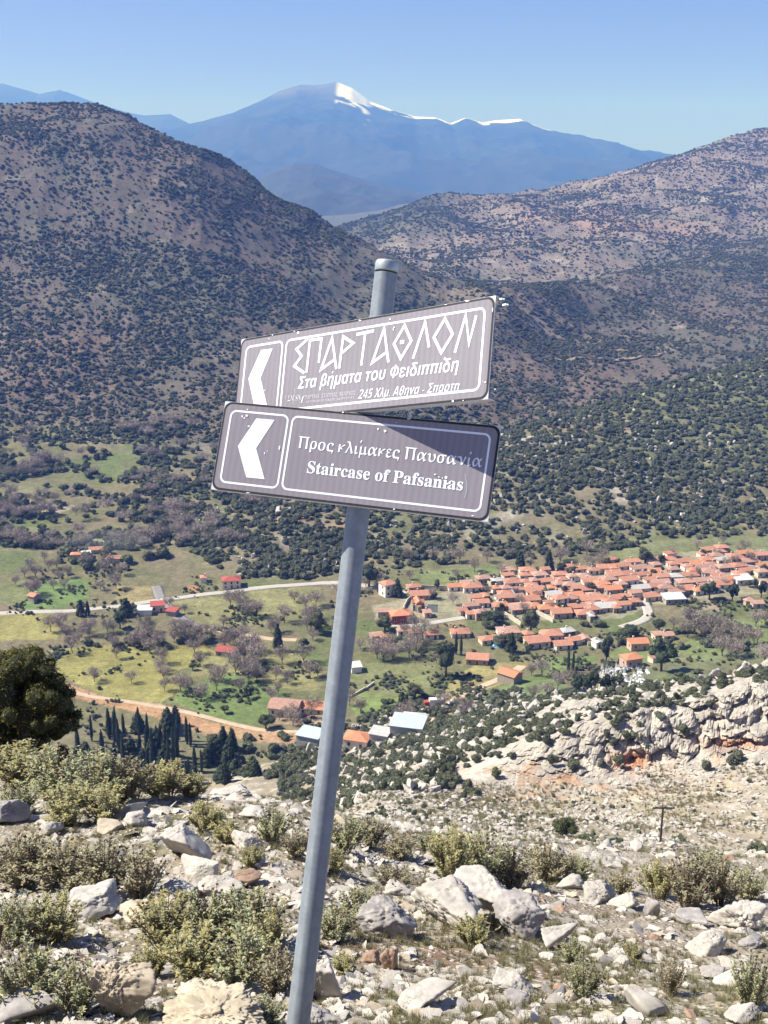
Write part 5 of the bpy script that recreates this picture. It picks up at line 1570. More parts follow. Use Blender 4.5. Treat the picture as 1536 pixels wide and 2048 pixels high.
GREY = [(0.36, 0.37, 0.24), (0.31, 0.34, 0.21), (0.42, 0.40, 0.23), (0.26, 0.29, 0.17)]
YELL = [(0.38, 0.34, 0.155), (0.34, 0.32, 0.16), (0.31, 0.31, 0.175), (0.40, 0.33, 0.14)]
BROWN = [(0.32, 0.29, 0.19), (0.38, 0.33, 0.20), (0.28, 0.23, 0.15), (0.27, 0.27, 0.17)]
sages = {'g': [sage(800 + i, GREY + YELL[:1], [0.25, 0.25, 0.2, 0.15, 0.15], 52, 15) for i in range(3)],
         'y': [sage(810 + i, YELL + GREY[:1], [0.3, 0.3, 0.15, 0.1, 0.15], 52, 16, 0.06) for i in range(3)],
         'b': [sage(820 + i, BROWN + GREY[:1], [0.3, 0.2, 0.2, 0.15, 0.15], 60, 12, 0.35) for i in range(2)]}
SAGE = [
 (40,1585,150,85,'y','upper left corner of the crest, under the juniper'), (110,1600,150,95,'g','on the crest below the dark juniper'), (185,1615,150,100,'g','on the crest right of the juniper'),
 (255,1612,120,84,'b','on the crest with bare tips, left of the rubble gap'), (325,1604,120,70,'y','on the crest above the white rubble'), (385,1600,70,54,'y','last on the crest before the rubble'), (30,1632,90,60,'g','at the left edge above the grey rock'),
 (130,1655,120,80,'y','bright yellow, left of the pointed rock'), (205,1652,110,72,'y','bright yellow, touching the pointed rock'),
 (40,1780,150,110,'b','dry and grey at the left edge below the grey rock'), (120,1790,160,110,'b','wide and dry behind the white ledge'), (200,1795,140,120,'b','dry and dense with a dark right side'), (275,1800,110,110,'b','dry, right end of the dark row above the orange stone'),
 (412,1668,84,62,'y','small, on the rubble left of the pole'), (455,1690,66,46,'y','small and low beside the pale rock left of the pole'), (545,1690,80,66,'g','on the rubble close to the pole'), (590,1715,70,56,'b','thin, just left of the pole'), (500,1735,60,44,'y','tiny, between white stones left of the pole'),
 (690,1705,96,70,'g','low and grey right behind the pole'), (740,1700,90,60,'b','low and dry right of the pole on the rise'), (665,1745,60,60,'y','right against the pole on the rise'),
 (30,1905,130,110,'g','at the left edge over the shadowed corner rock'), (110,1900,130,100,'y','left of the tan ledge'), (45,2030,170,150,'g','large grey, bottom left corner'), (150,2040,120,120,'g','at the bottom left of the tan slab'),
 (330,1905,150,110,'y','on the tan ledge'), (420,1890,150,110,'g','middle of the big group left of the pole'), (505,1900,150,120,'g','upper right of the big group left of the pole'), (390,1965,150,110,'y','in front of the yellowish craggy rock'),
 (480,1975,150,110,'g','largest of the big group left of the pole'), (555,1985,110,100,'b','dry, against the pole at bottom'), (540,1910,90,90,'y','touching the pole, upper one'), (300,1960,80,70,'y','beside the tan slab'), (530,2040,90,60,'g','at the bottom edge left of the pole foot'),
 (670,1880,90,80,'g','right of the pole above the white block'), (715,1840,90,60,'g','right of the pole at the grey lichened rock'), (790,1790,90,50,'b','low dry, above the grey lichened rock'), (690,1935,60,40,'y','small, right of the white block'),
 (905,1770,110,105,'y','left part of the clump on the big boulder'), (965,1768,120,110,'g','centre of the clump on the big boulder'), (1025,1772,110,90,'b','right part of the clump on the big boulder'), (1095,1762,100,76,'b','dry, right behind the boulder clump'), (1150,1768,80,50,'g','low and grey above the rounded white rock'),
 (1320,1800,90,84,'y','left part of the right-hand clump'), (1385,1815,120,110,'b','largest of the right-hand clump, with bare stems'), (1450,1812,100,96,'b','right part of the right-hand clump'), (1500,1800,80,60,'g','low at the right edge'), (1420,1760,90,56,'g','behind the right-hand clump'),
 (950,1902,84,66,'y','small, at the foot of the big boulder'), (1170,2010,80,96,'g','upright, at the bottom right of centre'), (1145,1935,60,50,'g','tiny green, right of the wedge stone'), (1342,1995,60,84,'b','thin and upright among the lower right stones'), (1506,2030,90,124,'g','big, at the right edge of the bottom'),
 (1265,1925,50,44,'y','tiny, above the lower right stones'), (800,1725,80,44,'b','low dry, on the rise right of the pole'), (860,1715,70,40,'g','low grey, on the rise left of the boulder clump'), (1240,1790,70,40,'b','low dry, between the two right-hand clumps'),
]
R4 = np.random.default_rng(12)
NM = {'g': 'grey-green sage bush', 'y': 'yellowish sage bush', 'b': 'brownish half-dry sage bush'}
for (u, v, w_, h_, k_, where) in SAGE:
    x, y, z = march(u, v, *NEAR); s = mpp(y, z)
    e = add('sage_bush', None, None, (x, y + w_ * s * 0.2, z - 0.02), (0, 0, R4.uniform(0, 6.28)), (w_ * s * 1.12, w_ * s * 1.12, h_ * s / 0.76))
    e.empty_display_size = 0.2
    for nm, me in sages[k_][int(R4.integers(0, len(sages[k_])))]: add(nm, me, e)['kind'] = 'stuff'
    tag(e, f'{NM[k_]} {where}', 'bush', 'sage bushes on the near hillside')

# thin grass and dry stalks
M_GRASS = mat('thin_grass', attr=True, rough=0.8, translucent=0.25)
tufts = []
for i in range(3):
    r = np.random.default_rng(900 + i); n = 44
    a = r.uniform(0, 6.283, n); q = r.random(n) * 0.5
    Pb = np.stack([q * np.cos(a), q * np.sin(a), np.full(n, -0.03)], 1)
    lean = r.normal(0, 0.28, (n, 3)); hh = r.uniform(0.4, 1.0, n)
    T = Pb + np.stack([lean[:, 0], lean[:, 1], hh], 1)
    sd = np.stack([-np.sin(a), np.cos(a), np.zeros(n)], 1) * 0.028
    V = np.stack([Pb - sd, Pb + sd, T], 1).reshape(-1, 3)
    C_ = np.repeat(pal(r, n, [(0.17, 0.185, 0.075), (0.22, 0.21, 0.10), (0.33, 0.28, 0.18), (0.28, 0.23, 0.15)][i % 2:i % 2 + 3]), 3, axis=0)
    me = mesh_np('grass', V, np.arange(3 * n).reshape(n, 3), [M_GRASS], False, C_)
    tufts.append(tag(add('grass', me, None, (-0.9 + 0.5 * i, 5.2, float(height(-0.9 + 0.5 * i, 5.2)[0])), (0, 0, 0), (0.12, 0.12, 0.09)), 'tuft of thin grass among the stones', kind='stuff'))
P = zone_points(8000, 4.8, 24, -160, 1700, lambda x, Y, kk, u, v: np.clip(0.28 + 1.8 * n2(x, Y, 1.7, 3, 86) + 0.3 * (u > 700) * (v > 1830), 0.02, 1) * (kk < 5.2), 51, pw=0)
scatter('grass', tufts, P, (0.03 + 0.06 * R4.random(len(P))) * (0.6 + P[:, 1] / 22), 'thin grass and dry stalks between the stones', seed=31)
P = zone_points(9000, 40, 228, 600, 1700, lambda x, Y, kk, u, v: np.clip(0.3 + 1.6 * n2(x, Y, 12, 3, 102), 0.02, 1) * (kk > 5.0) * (kk < 7.05), 53)
scatter('grass', tufts, P, R4.uniform(0.25, 0.8, len(P)) * np.clip(P[:, 1] / 170, 0.35, 1), 'tussocks of dry grass on the scree slope', seed=33)
P = zone_points(420, 232, 262, 900, 1700, lambda x, Y, kk, u, v: np.clip(0.45 + 1.8 * n2(x, Y, 8, 3, 103), 0.0, 1) * (kk > 7.75) * (kk < 8.7), 54)
scatter('scrub', proto_shrubs, P - [0, 0, 0.3], R4.uniform(1.2, 3.0, len(P)), 'dark scrub lining the top of the cliff', seed=34)
# tiny scrub on the scree and a lone bush, a second small one
P = zone_points(1100, 30, 232, 560, 1700, lambda x, Y, kk, u, v: np.clip(0.12 + 1.4 * n2(x, Y, 14, 3, 87), 0.0, 1) * (kk > 5) * (kk < 7.0), 52, pw=0)
scatter('scrub', proto_shrubs[3:], P, R4.uniform(0.35, 1.3, len(P)) * np.clip(P[:, 1] / 140, 0.3, 1), 'small low scrub on the scree slope', seed=32)
x, y, z = march(1126, 1672, 60, 220); s = mpp(y, z)
bl = lumps(95, 12, 0.30, 0.22, 0.42, 0.12, 0.2, 0.2)
V, F_, C_ = blob_crown(96, bl, 2400, 0.028, [(0.075, 0.090, 0.035), (0.10, 0.11, 0.04), (0.055, 0.068, 0.03)])
e = empty('lone_tree', (x, y, z - 0.2), 0.4, label='lone round green tree on the scree slope right of the signpost', cat='tree')
e.scale = (66 * s, 66 * s, 62 * s)
add('crown', mesh_np('crown', V, F_, [M_VEG], False, C_), e); add('trunk', stem_mesh(0.5, 0.05), e)
for (u, v, w_, h_, lab) in [(1510, 1712, 42, 34, 'dark green bush on the scree at the right edge'), (1465, 1708, 24, 14, 'small flat green bush left of the dark one at the right edge'), (1360, 1680, 40, 14, 'low green mat of scrub just right of the utility pole'), (1166, 1676, 40, 14, 'low dark shrub at the foot of the lone tree')]:
    x, y, z = march(u, v, 40, 225); s = mpp(y, z)
    put_mesh('bush', shrub_meshes[1], x, y, z - 0.1, w_ * s * 1.1, R4, lab, 'bush', None, h_ * s * 1.4)
# utility pole on the scree
x, y, z = march(1320, 1692, 60, 225); s = mpp(y, z)
h_ = 76 * s / 0.87
M_WOOD = mat('tarred_wood', (0.06, 0.05, 0.042), 0.9, noise=(3, 0.3))
e = empty('utility_pole', (x, y, z), 0.0, label='thin wooden utility pole with crossarm on the scree slope', cat='pole')
m = MB(); m.tube([(0, 0, -0.5), (0, 0, h_)], [0.17, 0.12], 10); add('post', m.mesh('post', [M_WOOD]), e)
m = MB(); m.box((0.05, -0.15, h_ - 0.35), (3.0, 0.14, 0.18)); add('crossarm', m.mesh('crossarm', [M_WOOD]), e)
for k in (-1.2, 0.0, 1.3):
    m = MB(); m.tube([(k + 0.05, -0.15, h_ - 0.26), (k + 0.05, -0.15, h_ - 0.02), (k + 0.05, -0.15, h_ + 0.06)], [0.05, 0.09, 0.05], 8); add('insulator', m.mesh('insulator', [M_GALV2]), e)
# ------------------------------------------------------------------ the village
WALLS = {
 'w': ('whitewashed', mat('whitewash', (0.74, 0.71, 0.66), 0.9, noise=(0.8, 0.10))),
 'c': ('cream', mat('cream_render', (0.60, 0.52, 0.42), 0.9, noise=(0.8, 0.14))),
 's': ('stone', mat('rubble_stone_wall', (0.33, 0.285, 0.235), 0.95, noise=(1.5, 0.25, 7, 0.2))),
 'p': ('pinkish', mat('pink_render', (0.52, 0.36, 0.28), 0.9, noise=(0.8, 0.14))),
 'b': ('pale blue', mat('pale_blue_render', (0.46, 0.55, 0.66), 0.9, noise=(0.8, 0.08))),
 'g': ('grey', mat('grey_render', (0.36, 0.35, 0.34), 0.9, noise=(0.8, 0.16))),
 'r': ('dark red', mat('red_render', (0.34, 0.07, 0.06), 0.85, noise=(0.8, 0.14))),
}
ROOFS = {
 'o': ('orange', mat('orange_roof_tiles', (0.41, 0.20, 0.137), 0.85, noise=(0.9, 0.16, 5, 0.14), rnd=0.10)),
 'f': ('faded pinkish', mat('faded_roof_tiles', (0.39, 0.235, 0.185), 0.9, noise=(0.9, 0.22, 5, 0.18), rnd=0.12)),
 'b': ('bright orange', mat('new_roof_tiles', (0.49, 0.215, 0.12), 0.8, noise=(0.9, 0.10, 5, 0.1), rnd=0.06)),
 'r': ('red', mat('red_roof_sheet', (0.34, 0.085, 0.07), 0.7, noise=(0.9, 0.2, 4, 0.15))),
 'g': ('grey', mat('grey_roof_sheet', (0.44, 0.43, 0.42), 0.6, noise=(0.9, 0.14))),
 'l': ('pale blue metal', mat('pale_blue_roof_sheet', (0.42, 0.48, 0.53), 0.6, noise=(0.9, 0.14, 4, 0.1))),
 'w': ('white', mat('white_roof_sheet', (0.55, 0.54, 0.52), 0.7, noise=(0.9, 0.18, 4, 0.12))),
}
M_PANE = mat('dark_window', (0.035, 0.04, 0.05), 0.25, spec=0.5)
M_FRAME = mat('window_surround', (0.55, 0.52, 0.47), 0.8)
M_DOOR = mat('wooden_door', (0.13, 0.075, 0.045), 0.7)
M_CHIM = mat('chimney_render', (0.58, 0.52, 0.46), 0.9)
R5 = np.random.default_rng(606)


def roof_mesh(W, D, h, kind, rise, m, ov=0.4, th=0.16):
    x, y = W / 2 + ov, D / 2 + ov
    mb = MB()
    lo = [(-x, -y, h), (x, -y, h), (x, y, h), (-x, y, h)]
    hi = [(p[0], p[1], h + th) for p in lo]
    if kind == 'hip':
        i = min(y, x * 0.85)
        rd = [(-x + i, 0, h + th + rise), (x - i, 0, h + th + rise)]
        if W < D: 
            i = min(x, y * 0.85); rd = [(0, -y + i, h + th + rise), (0, y - i, h + th + rise)]
            f = [(4, 5, 8), (5, 6, 9, 8), (6, 7, 9), (7, 4, 8, 9)]
        else: f = [(4, 5, 9, 8), (5, 6, 9), (6, 7, 8, 9), (7, 4, 8)]
    elif kind == 'gable':
        rd = [(-x, 0, h + th + rise), (x, 0, h + th + rise)]; f = [(4, 5, 9, 8), (5, 6, 9), (6, 7, 8, 9), (7, 4, 8)]
    elif kind == 'gable_y':
        rd = [(0, -y, h + th + rise), (0, y, h + th + rise)]; f = [(4, 5, 8), (5, 6, 9, 8), (6, 7, 9), (7, 4, 8, 9)]
    else:
        hi = [(-x, -y, h + th), (x, -y, h + th), (x, y, h + th + rise), (-x, y, h + th + rise)]; rd = []; f = [(4, 5, 6, 7)]
    base = [(3, 2, 1, 0), (0, 1, 5, 4), (1, 2, 6, 5), (2, 3, 7, 6), (3, 0, 4, 7)]
    mb.poly(lo + hi + rd, base + f)
    return mb.mesh('roof', [m])


def opening(parent, name, p, w, h, face, mats, deep=0.12):
    """a framed opening standing a little proud of the wall, its pane set back; face: 'f' front or 'l' left side"""
    mb = MB()
    fr = 0.12
    def bx(c, d, mi):
        if face == 'l': c, d = (c[1], c[0], c[2]), (d[1], d[0], d[2])
        mb.box(c, d, mi)
    bx((0, 0, h / 2 + fr / 2), (w + 2 * fr, deep, fr), 0); bx((0, 0, -h / 2 - fr / 2), (w + 2 * fr, deep, fr), 0)
    bx((-w / 2 - fr / 2, 0, 0), (fr, deep, h), 0); bx((w / 2 + fr / 2, 0, 0), (fr, deep, h), 0)
    bx((0, 0.02, 0), (w, 0.03, h), 1)
    return add(name, mb.mesh(name, mats), parent, p)


def house(u0, u1, v0, v1, wall='c', roof='o', kind=None, yaw=None, label=None, name='house', cat='house', depth=0.72, group=None, zone=PLAIN, windows=True, chimney=None, storeys=None):
    uc = (u0 + u1) / 2
    x, y, z = march(uc, v1, *zone)
    s = mpp(y, z)
    yaw = rad(R5.uniform(6, 20)) if yaw is None else rad(yaw)
    app = (u1 - u0) * s
    W = app / (math.cos(yaw) + depth * abs(math.sin(yaw)))
    D = max(W * depth, 4.0)
    W *= 1.06
    D = min(D * 1.15, 11.5)
    el = math.atan2(-z, y)
    H = ((v1 - v0) * s - D * 0.42 * math.sin(el)) / math.cos(el)
    H = min(max(H, 3.4), 11)
    kind = kind or ('hip' if R5.random() < 0.55 else 'gable')
    rise = min(0.26 * min(D, W) * 0.8, H * 0.34)
    if kind == 'shed': rise = 0.6
    h = H - rise - 0.16
    hh = h + 1.6
    e = empty(name, (x, y + D * 0.5, z), yaw)
    wm = WALLS[wall][1]
    mb = MB()
    if kind in ('gable', 'gable_y'):
        # gable end walls rise under the roof
        X, Yh = W / 2, D / 2
        if kind == 'gable':
            P = [(-X, -Yh, -1.6), (-X, Yh, -1.6), (-X, Yh, h), (-X, 0, h + rise * 0.9), (-X, -Yh, h), (X, -Yh, -1.6), (X, Yh, -1.6), (X, Yh, h), (X, 0, h + rise * 0.9), (X, -Yh, h)]
            F_ = [(1, 0, 4, 3, 2), (5, 6, 7, 8, 9), (0, 5, 9, 4), (6, 1, 2, 7), (4, 9, 8, 3), (3, 8, 7, 2)]
        else:
            P = [(-X, -Yh, -1.6), (X, -Yh, -1.6), (X, -Yh, h), (0, -Yh, h + rise * 0.9), (-X, -Yh, h), (-X, Yh, -1.6), (X, Yh, -1.6), (X, Yh, h), (0, Yh, h + rise * 0.9), (-X, Yh, h)]
            F_ = [(0, 1, 2, 3, 4), (6, 5, 9, 8, 7), (1, 6, 7, 2), (5, 0, 4, 9), (2, 7, 8, 3), (3, 8, 9, 4)]
        mb.poly(P, F_)
    else: mb.box((0, 0, h / 2 - 0.8), (W, D, hh))
    add('wall', mb.mesh('wall', [wm]), e)
    add('roof', roof_mesh(W, D, h + 0.003, kind, rise, ROOFS[roof][1]), e)
    if chimney if chimney is not None else R5.random() < 0.6:
        cx = W * R5.uniform(-0.3, 0.3)
        m = MB(); m.box((cx, D * 0.12, h + rise * 0.9 + 0.2), (0.55, 0.55, 1.5)); m.box((cx, D * 0.12, h + rise * 0.9 + 1.0), (0.75, 0.75, 0.14))
        add('chimney', m.mesh('chimney', [M_CHIM]), e)
    if windows:
        ns = storeys or (2 if h > 4.6 else 1)
        nw = max(1, int(W / 3.0))
        for f in range(ns):
            zc = h * (f + 0.55) / ns
            for k in range(nw):
                xx = -W / 2 + W * (k + 0.5) / nw
                if f == 0 and k == nw // 2:
                    opening(e, 'door', (xx, -D / 2 - 0.05, 1.05), 1.0, 2.1, 'f', [M_FRAME, M_DOOR])
                else:
                    opening(e, 'window', (xx, -D / 2 - 0.05, zc), 0.95, 1.25, 'f', [M_FRAME, M_PANE])
            if D > 5: opening(e, 'window', (-W / 2 - 0.05, -D * 0.12, zc), 0.9, 1.2, 'l', [M_FRAME, M_PANE])
    e['look'] = f'{ROOFS[roof][0]} roofed {WALLS[wall][0]} house'
    return tag(e, label, cat, group)


def k3(a, b, c, d): return 1000 + a / 5.12, 1000 + b / 5.12, 1100 + c / 5.12, 1100 + d / 5.12
def k4(a, b, c, d): return 740 + a / 5.12, 740 + b / 5.12, 1140 + c / 5.12, 1140 + d / 5.12
def k5(a, b, c, d): return 1240 + a / 5.19, 1240 + b / 5.19, 1080 + c / 5.19, 1080 + d / 5.19


SPECIAL = [
 (k4, (95, 265, 105, 272), dict(wall='w', roof='o', kind='hip', yaw=32, depth=0.9, storeys=2, label='tall two-storey house with a bright white left side, leftmost of the village')),
 (k4, (375, 520, 140, 226), dict(wall='p', roof='o', kind='hip', label='orange hip-roofed house right of the tall white-sided house')),
 (k4, (410, 612, 215, 310), dict(wall='s', roof='o', kind='gable', label='long stone house directly behind the village church')),
 (k4, (80, 205, 395, 492), dict(wall='g', roof='f', kind='gable', yaw=4, label='dark grey fronted house left of the red-walled one')),
 (k4, (200, 425, 408, 552), dict(wall='r', roof='b', kind='hip', yaw=12, label='red-walled house with a wide orange hip roof at the village road')),
 (k4, (545, 622, 430, 492), dict(wall='p', roof='f', kind='gable', label='small pinkish outbuilding right of the church')),
 (k3, (490, 572, 385, 442), dict(wall='p', roof='b', kind='hip', yaw=5, depth=1, label='little square chapel with a bright orange pyramid roof')),
 (k3, (528, 702, 460, 582), dict(wall='w', roof='o', kind='hip', yaw=22, storeys=2, label='big white two-storey house in the middle of the village')),
 (k3, (130, 262, 375, 470), dict(wall='b', roof='o', kind='hip', label='pale blue walled house at the left of the village')),
 (k3, (820, 922, 890, 962), dict(wall='w', roof='f', kind='gable_y', label='small white gabled house below the village, left of the bare trees')),
 (k3, (960, 1042, 920, 1002), dict(wall='w', roof='g', kind='gable_y', label='small white shed-like house left of the pointed pine')),
 (k4, (995, 1222, 865, 978), dict(wall='s', roof='o', kind='gable', yaw=-8, label='lone stone barn with an orange roof on the tan field')),
 (k5, (465, 677, 590, 668), dict(wall='g', roof='w', kind='shed', yaw=6, chimney=False, label='long low shed with a pale roof at the village edge')),
 (k5, (1195, 1382, 385, 462), dict(wall='w', roof='w', kind='shed', yaw=10, chimney=False, label='white flat-roofed building among the right village houses')),
 (k5, (1470, 1560, 410, 512), dict(wall='w', roof='f', kind='hip', storeys=2, label='white house cut by the right picture edge below the village')),
 (k5, (1285, 1392, 615, 682), dict(wall='p', roof='f', kind='hip', label='pinkish house alone in the fields right of the village pines')),
 (k5, (1370, 1492, 652, 712), dict(wall='c', roof='f', kind='gable', label='low farm building right of the lone pinkish house')),
]
PLAINH = [(k4, q) for q in [
 (800,940,145,215),(945,1150,130,230),(1010,1150,250,330),(1145,1205,250,320),(960,1110,330,430),(1065,1210,400,512),(905,990,410,466),(985,1070,455,502),(1285,1450,250,330),(1255,1410,335,420),
 (1240,1320,190,240),(0,130,640,735),(25,145,785,850),(120,275,755,840),(270,425,585,672),(395,500,615,695),(550,700,635,715),(830,1020,610,700),(1310,1536,605,692),(1120,1280,710,772),(1265,1400,680,752),(100,215,700,752)]]
PLAINH += [(k3, q) for q in [
 (20,140,250,305),(25,230,295,380),(215,310,300,375),(310,390,285,380),(320,490,255,300),(395,545,290,375),(545,695,220,300),(420,510,215,250),(0,115,360,440),(250,470,380,480),(540,680,345,400),(0,125,455,540),
 (320,420,470,520),(210,410,510,562),(680,860,430,520),(690,780,245,330),(780,930,240,320),(760,900,185,240),(900,1020,195,256),(850,1030,290,370),(830,980,375,452),(830,1060,490,556),(985,1110,355,432),(1075,1250,360,460),
 (1010,1180,145,235),(1110,1190,185,235),(1100,1260,230,320),(1190,1345,140,202),(1345,1520,150,230),(1240,1420,270,370),(1400,1536,235,300),(1370,1536,350,460),(1325,1450,400,510),(1060,1235,465,546),(1235,1330,475,522),
 (710,880,545,642),(890,1000,540,606),(985,1215,550,632),(1200,1340,520,612),(1150,1240,595,640),(775,960,610,702),(910,960,650,742),(390,560,570,652),(535,735,595,702),(90,350,555,652),(0,85,545,612),
 (230,340,850,916),(260,510,885,1012),(420,640,815,942),(615,770,835,882),(560,740,940,1026),(680,830,915,976),(1330,1520,900,1026)]]
PLAINH += [(k5, q) for q in [
 (425,590,195,246),(590,745,200,266),(485,625,280,352),(500,640,245,292),(650,750,265,322),(740,890,245,292),(805,985,270,332),(890,1010,250,302),(1010,1165,250,332),(830,1040,320,382),(1115,1250,150,216),(1280,1435,190,276),
 (820,870,165,206),(350,510,345,452),(330,520,430,492),(390,560,465,542),(610,820,480,562),(520,665,505,602),(970,1180,375,462),(1255,1390,285,362),(1435,1530,240,312),(1410,1545,295,386),(1180,1320,320,392),(235,420,540,632),
 (350,450,980,1032),(430,560,975,1037)]]
for fn, q, kw in SPECIAL: house(*fn(*q), **kw)
rows_ = []
for fn, q in PLAINH:
    b_ = fn(*q)
    near = b_[3] > 1262
    wall = R5.choice(list('wcspg'), p=[0.26, 0.30, 0.24, 0.13, 0.07])
    roof = R5.choice(list('ofbg'), p=[0.48, 0.30, 0.17, 0.05])
    e = house(*b_, wall=wall, roof=roof, group='houses of the village', windows=(b_[1] - b_[0]) > 13)
    rows_.append((b_, e))
R7 = np.random.default_rng(929)
have = [((b_[0] + b_[1]) / 2, b_[3]) for b_, _ in rows_] + [((fn(*q)[0] + fn(*q)[1]) / 2, fn(*q)[3]) for fn, q, kw in SPECIAL]
for (u, v) in poly_points([(930,1176),(1010,1150),(1120,1140),(1330,1114),(1450,1106),(1545,1112),(1545,1176),(1400,1192),(1300,1206),(1240,1228),(1100,1236),(1000,1226),(930,1222)], 260, 72):
    if any(abs(u - a) < 19 and abs(v - b_) < 6.5 for a, b_ in have): continue
    if abs(u - 1296) < 14 and v > 1190: continue
    have.append((u, v)); w_ = R7.uniform(22, 34); hh = R7.uniform(14, 19)
    e = house(u - w_ / 2, u + w_ / 2, v - hh, v, wall=R7.choice(list('wcspg'), p=[0.30, 0.30, 0.22, 0.11, 0.07]), roof=R7.choice(list('ofbg'), p=[0.42, 0.36, 0.16, 0.06]), group='houses of the village')
    rows_.append(((u - w_ / 2, u + w_ / 2, v - hh, v), e))
ORD = ['topmost', 'second', 'third', 'fourth', 'fifth', 'sixth', 'seventh', 'eighth', 'ninth', 'tenth', '11th', '12th', '13th', '14th', '15th', '16th', '17th', '18th', '19th', '20th']
rows_.sort(key=lambda r: r[0][3] - 0.04 * (1536 - r[0][0]))
per = 11
nrow = (len(rows_) + per - 1) // per
for i in range(nrow):
    rw = sorted(rows_[i * per:(i + 1) * per], key=lambda r: r[0][0])
    for j, (b_, e) in enumerate(rw):
        side = 'leftmost' if j == 0 else 'rightmost' if j == len(rw) - 1 else f'{ORD[j]} from left'
        e['label'] = f"{e['look']}, {side} in the village's {ORD[i] if i else 'topmost'} row of houses"
for o in [q for q in bpy.data.objects if 'look' in q.keys()]: del o['look']

# church: nave with a gable to the front, low aisles, round apse
u0, u1, v0, v1 = k4(425, 560, 278, 432)
x, y, z = march((u0 + u1) / 2, v1, *PLAIN); s = mpp(y, z)
W = (u1 - u0) * s; k_ = W / 7.0
e = empty('church', (x, y + 4 * k_, z), rad(10), label='stone church with an orange cross-shaped roof and round apse', cat='church')
m = MB()
m.box((0, 0, 2.4 * k_ - 0.8), (3.4 * k_, 8 * k_, 4.8 * k_ + 1.6)).box((0, 0.4 * k_, 1.7 * k_ - 0.8), (6.4 * k_, 5 * k_, 3.4 * k_ + 1.6))
m.tube([(0, -4 * k_, -1.6), (0, -4 * k_, 3.6 * k_)], [1.3 * k_] * 2, 14)
add('wall', m.mesh('wall', [WALLS['s'][1]]), e)
m = MB()
for (cx, cy, w_, d_, zb, rs, ax) in ((0, 0, 3.9, 8.6, 4.8, 1.5, 'y'), (0, 0.4, 7.0, 3.4, 4.0, 1.6, 'x')):
    X, Yh = w_ * k_ / 2, d_ * k_ / 2; zb *= k_; rs *= k_
    P = [(-X, cy * k_ - Yh, zb), (X, cy * k_ - Yh, zb), (X, cy * k_ + Yh, zb), (-X, cy * k_ + Yh, zb)]
    P += [(0, cy * k_ - Yh, zb + rs), (0, cy * k_ + Yh, zb + rs)] if ax == 'y' else [(-X, cy * k_, zb + rs), (X, cy * k_, zb + rs)]
    m.poly(P, [(3, 2, 1, 0), (0, 1, 4), (1, 2, 5, 4), (2, 3, 5), (3, 0, 4, 5)] if ax == 'y' else [(3, 2, 1, 0), (0, 1, 5, 4), (1, 2, 5), (2, 3, 4, 5), (3, 0, 4)])
m.tube([(0, -4 * k_, 3.6 * k_), (0, -4 * k_, 4.5 * k_)], [1.5 * k_, 0.05], 14)
add('roof', m.mesh('roof', [ROOFS['b'][1]]), e)
for xx in (-0.7, 0.7): opening(e, 'window', (xx * k_, -5.2 * k_, 2.2 * k_), 0.4, 1.4, 'f', [M_FRAME, M_PANE])
for xx in (-2.4, 2.4): opening(e, 'window', (xx * k_, -2.15 * k_, 2.0 * k_), 0.6, 1.4, 'f', [M_FRAME, M_PANE])
M_COURT = mat('white_painted_court', (0.72, 0.74, 0.72), 0.8)
M_GREEN = mat('green_paint', (0.05, 0.16, 0.10), 0.6)
x, y, z = march(866, 1224, *PLAIN); s = mpp(y, z)
e = empty('court_wall', (x, y, z), rad(-4), label='white wall with a green top edge beside the church', cat='wall')
m = MB(); m.box((0, 0, 1.4), (20 * s, 0.3, 4.4)); add('wall', m.mesh('wall', [M_COURT]), e)
m = MB(); m.box((0, 0, 3.72), (20 * s + 0.3, 0.45, 0.25)); add('coping', m.mesh('coping', [M_GREEN]), e)

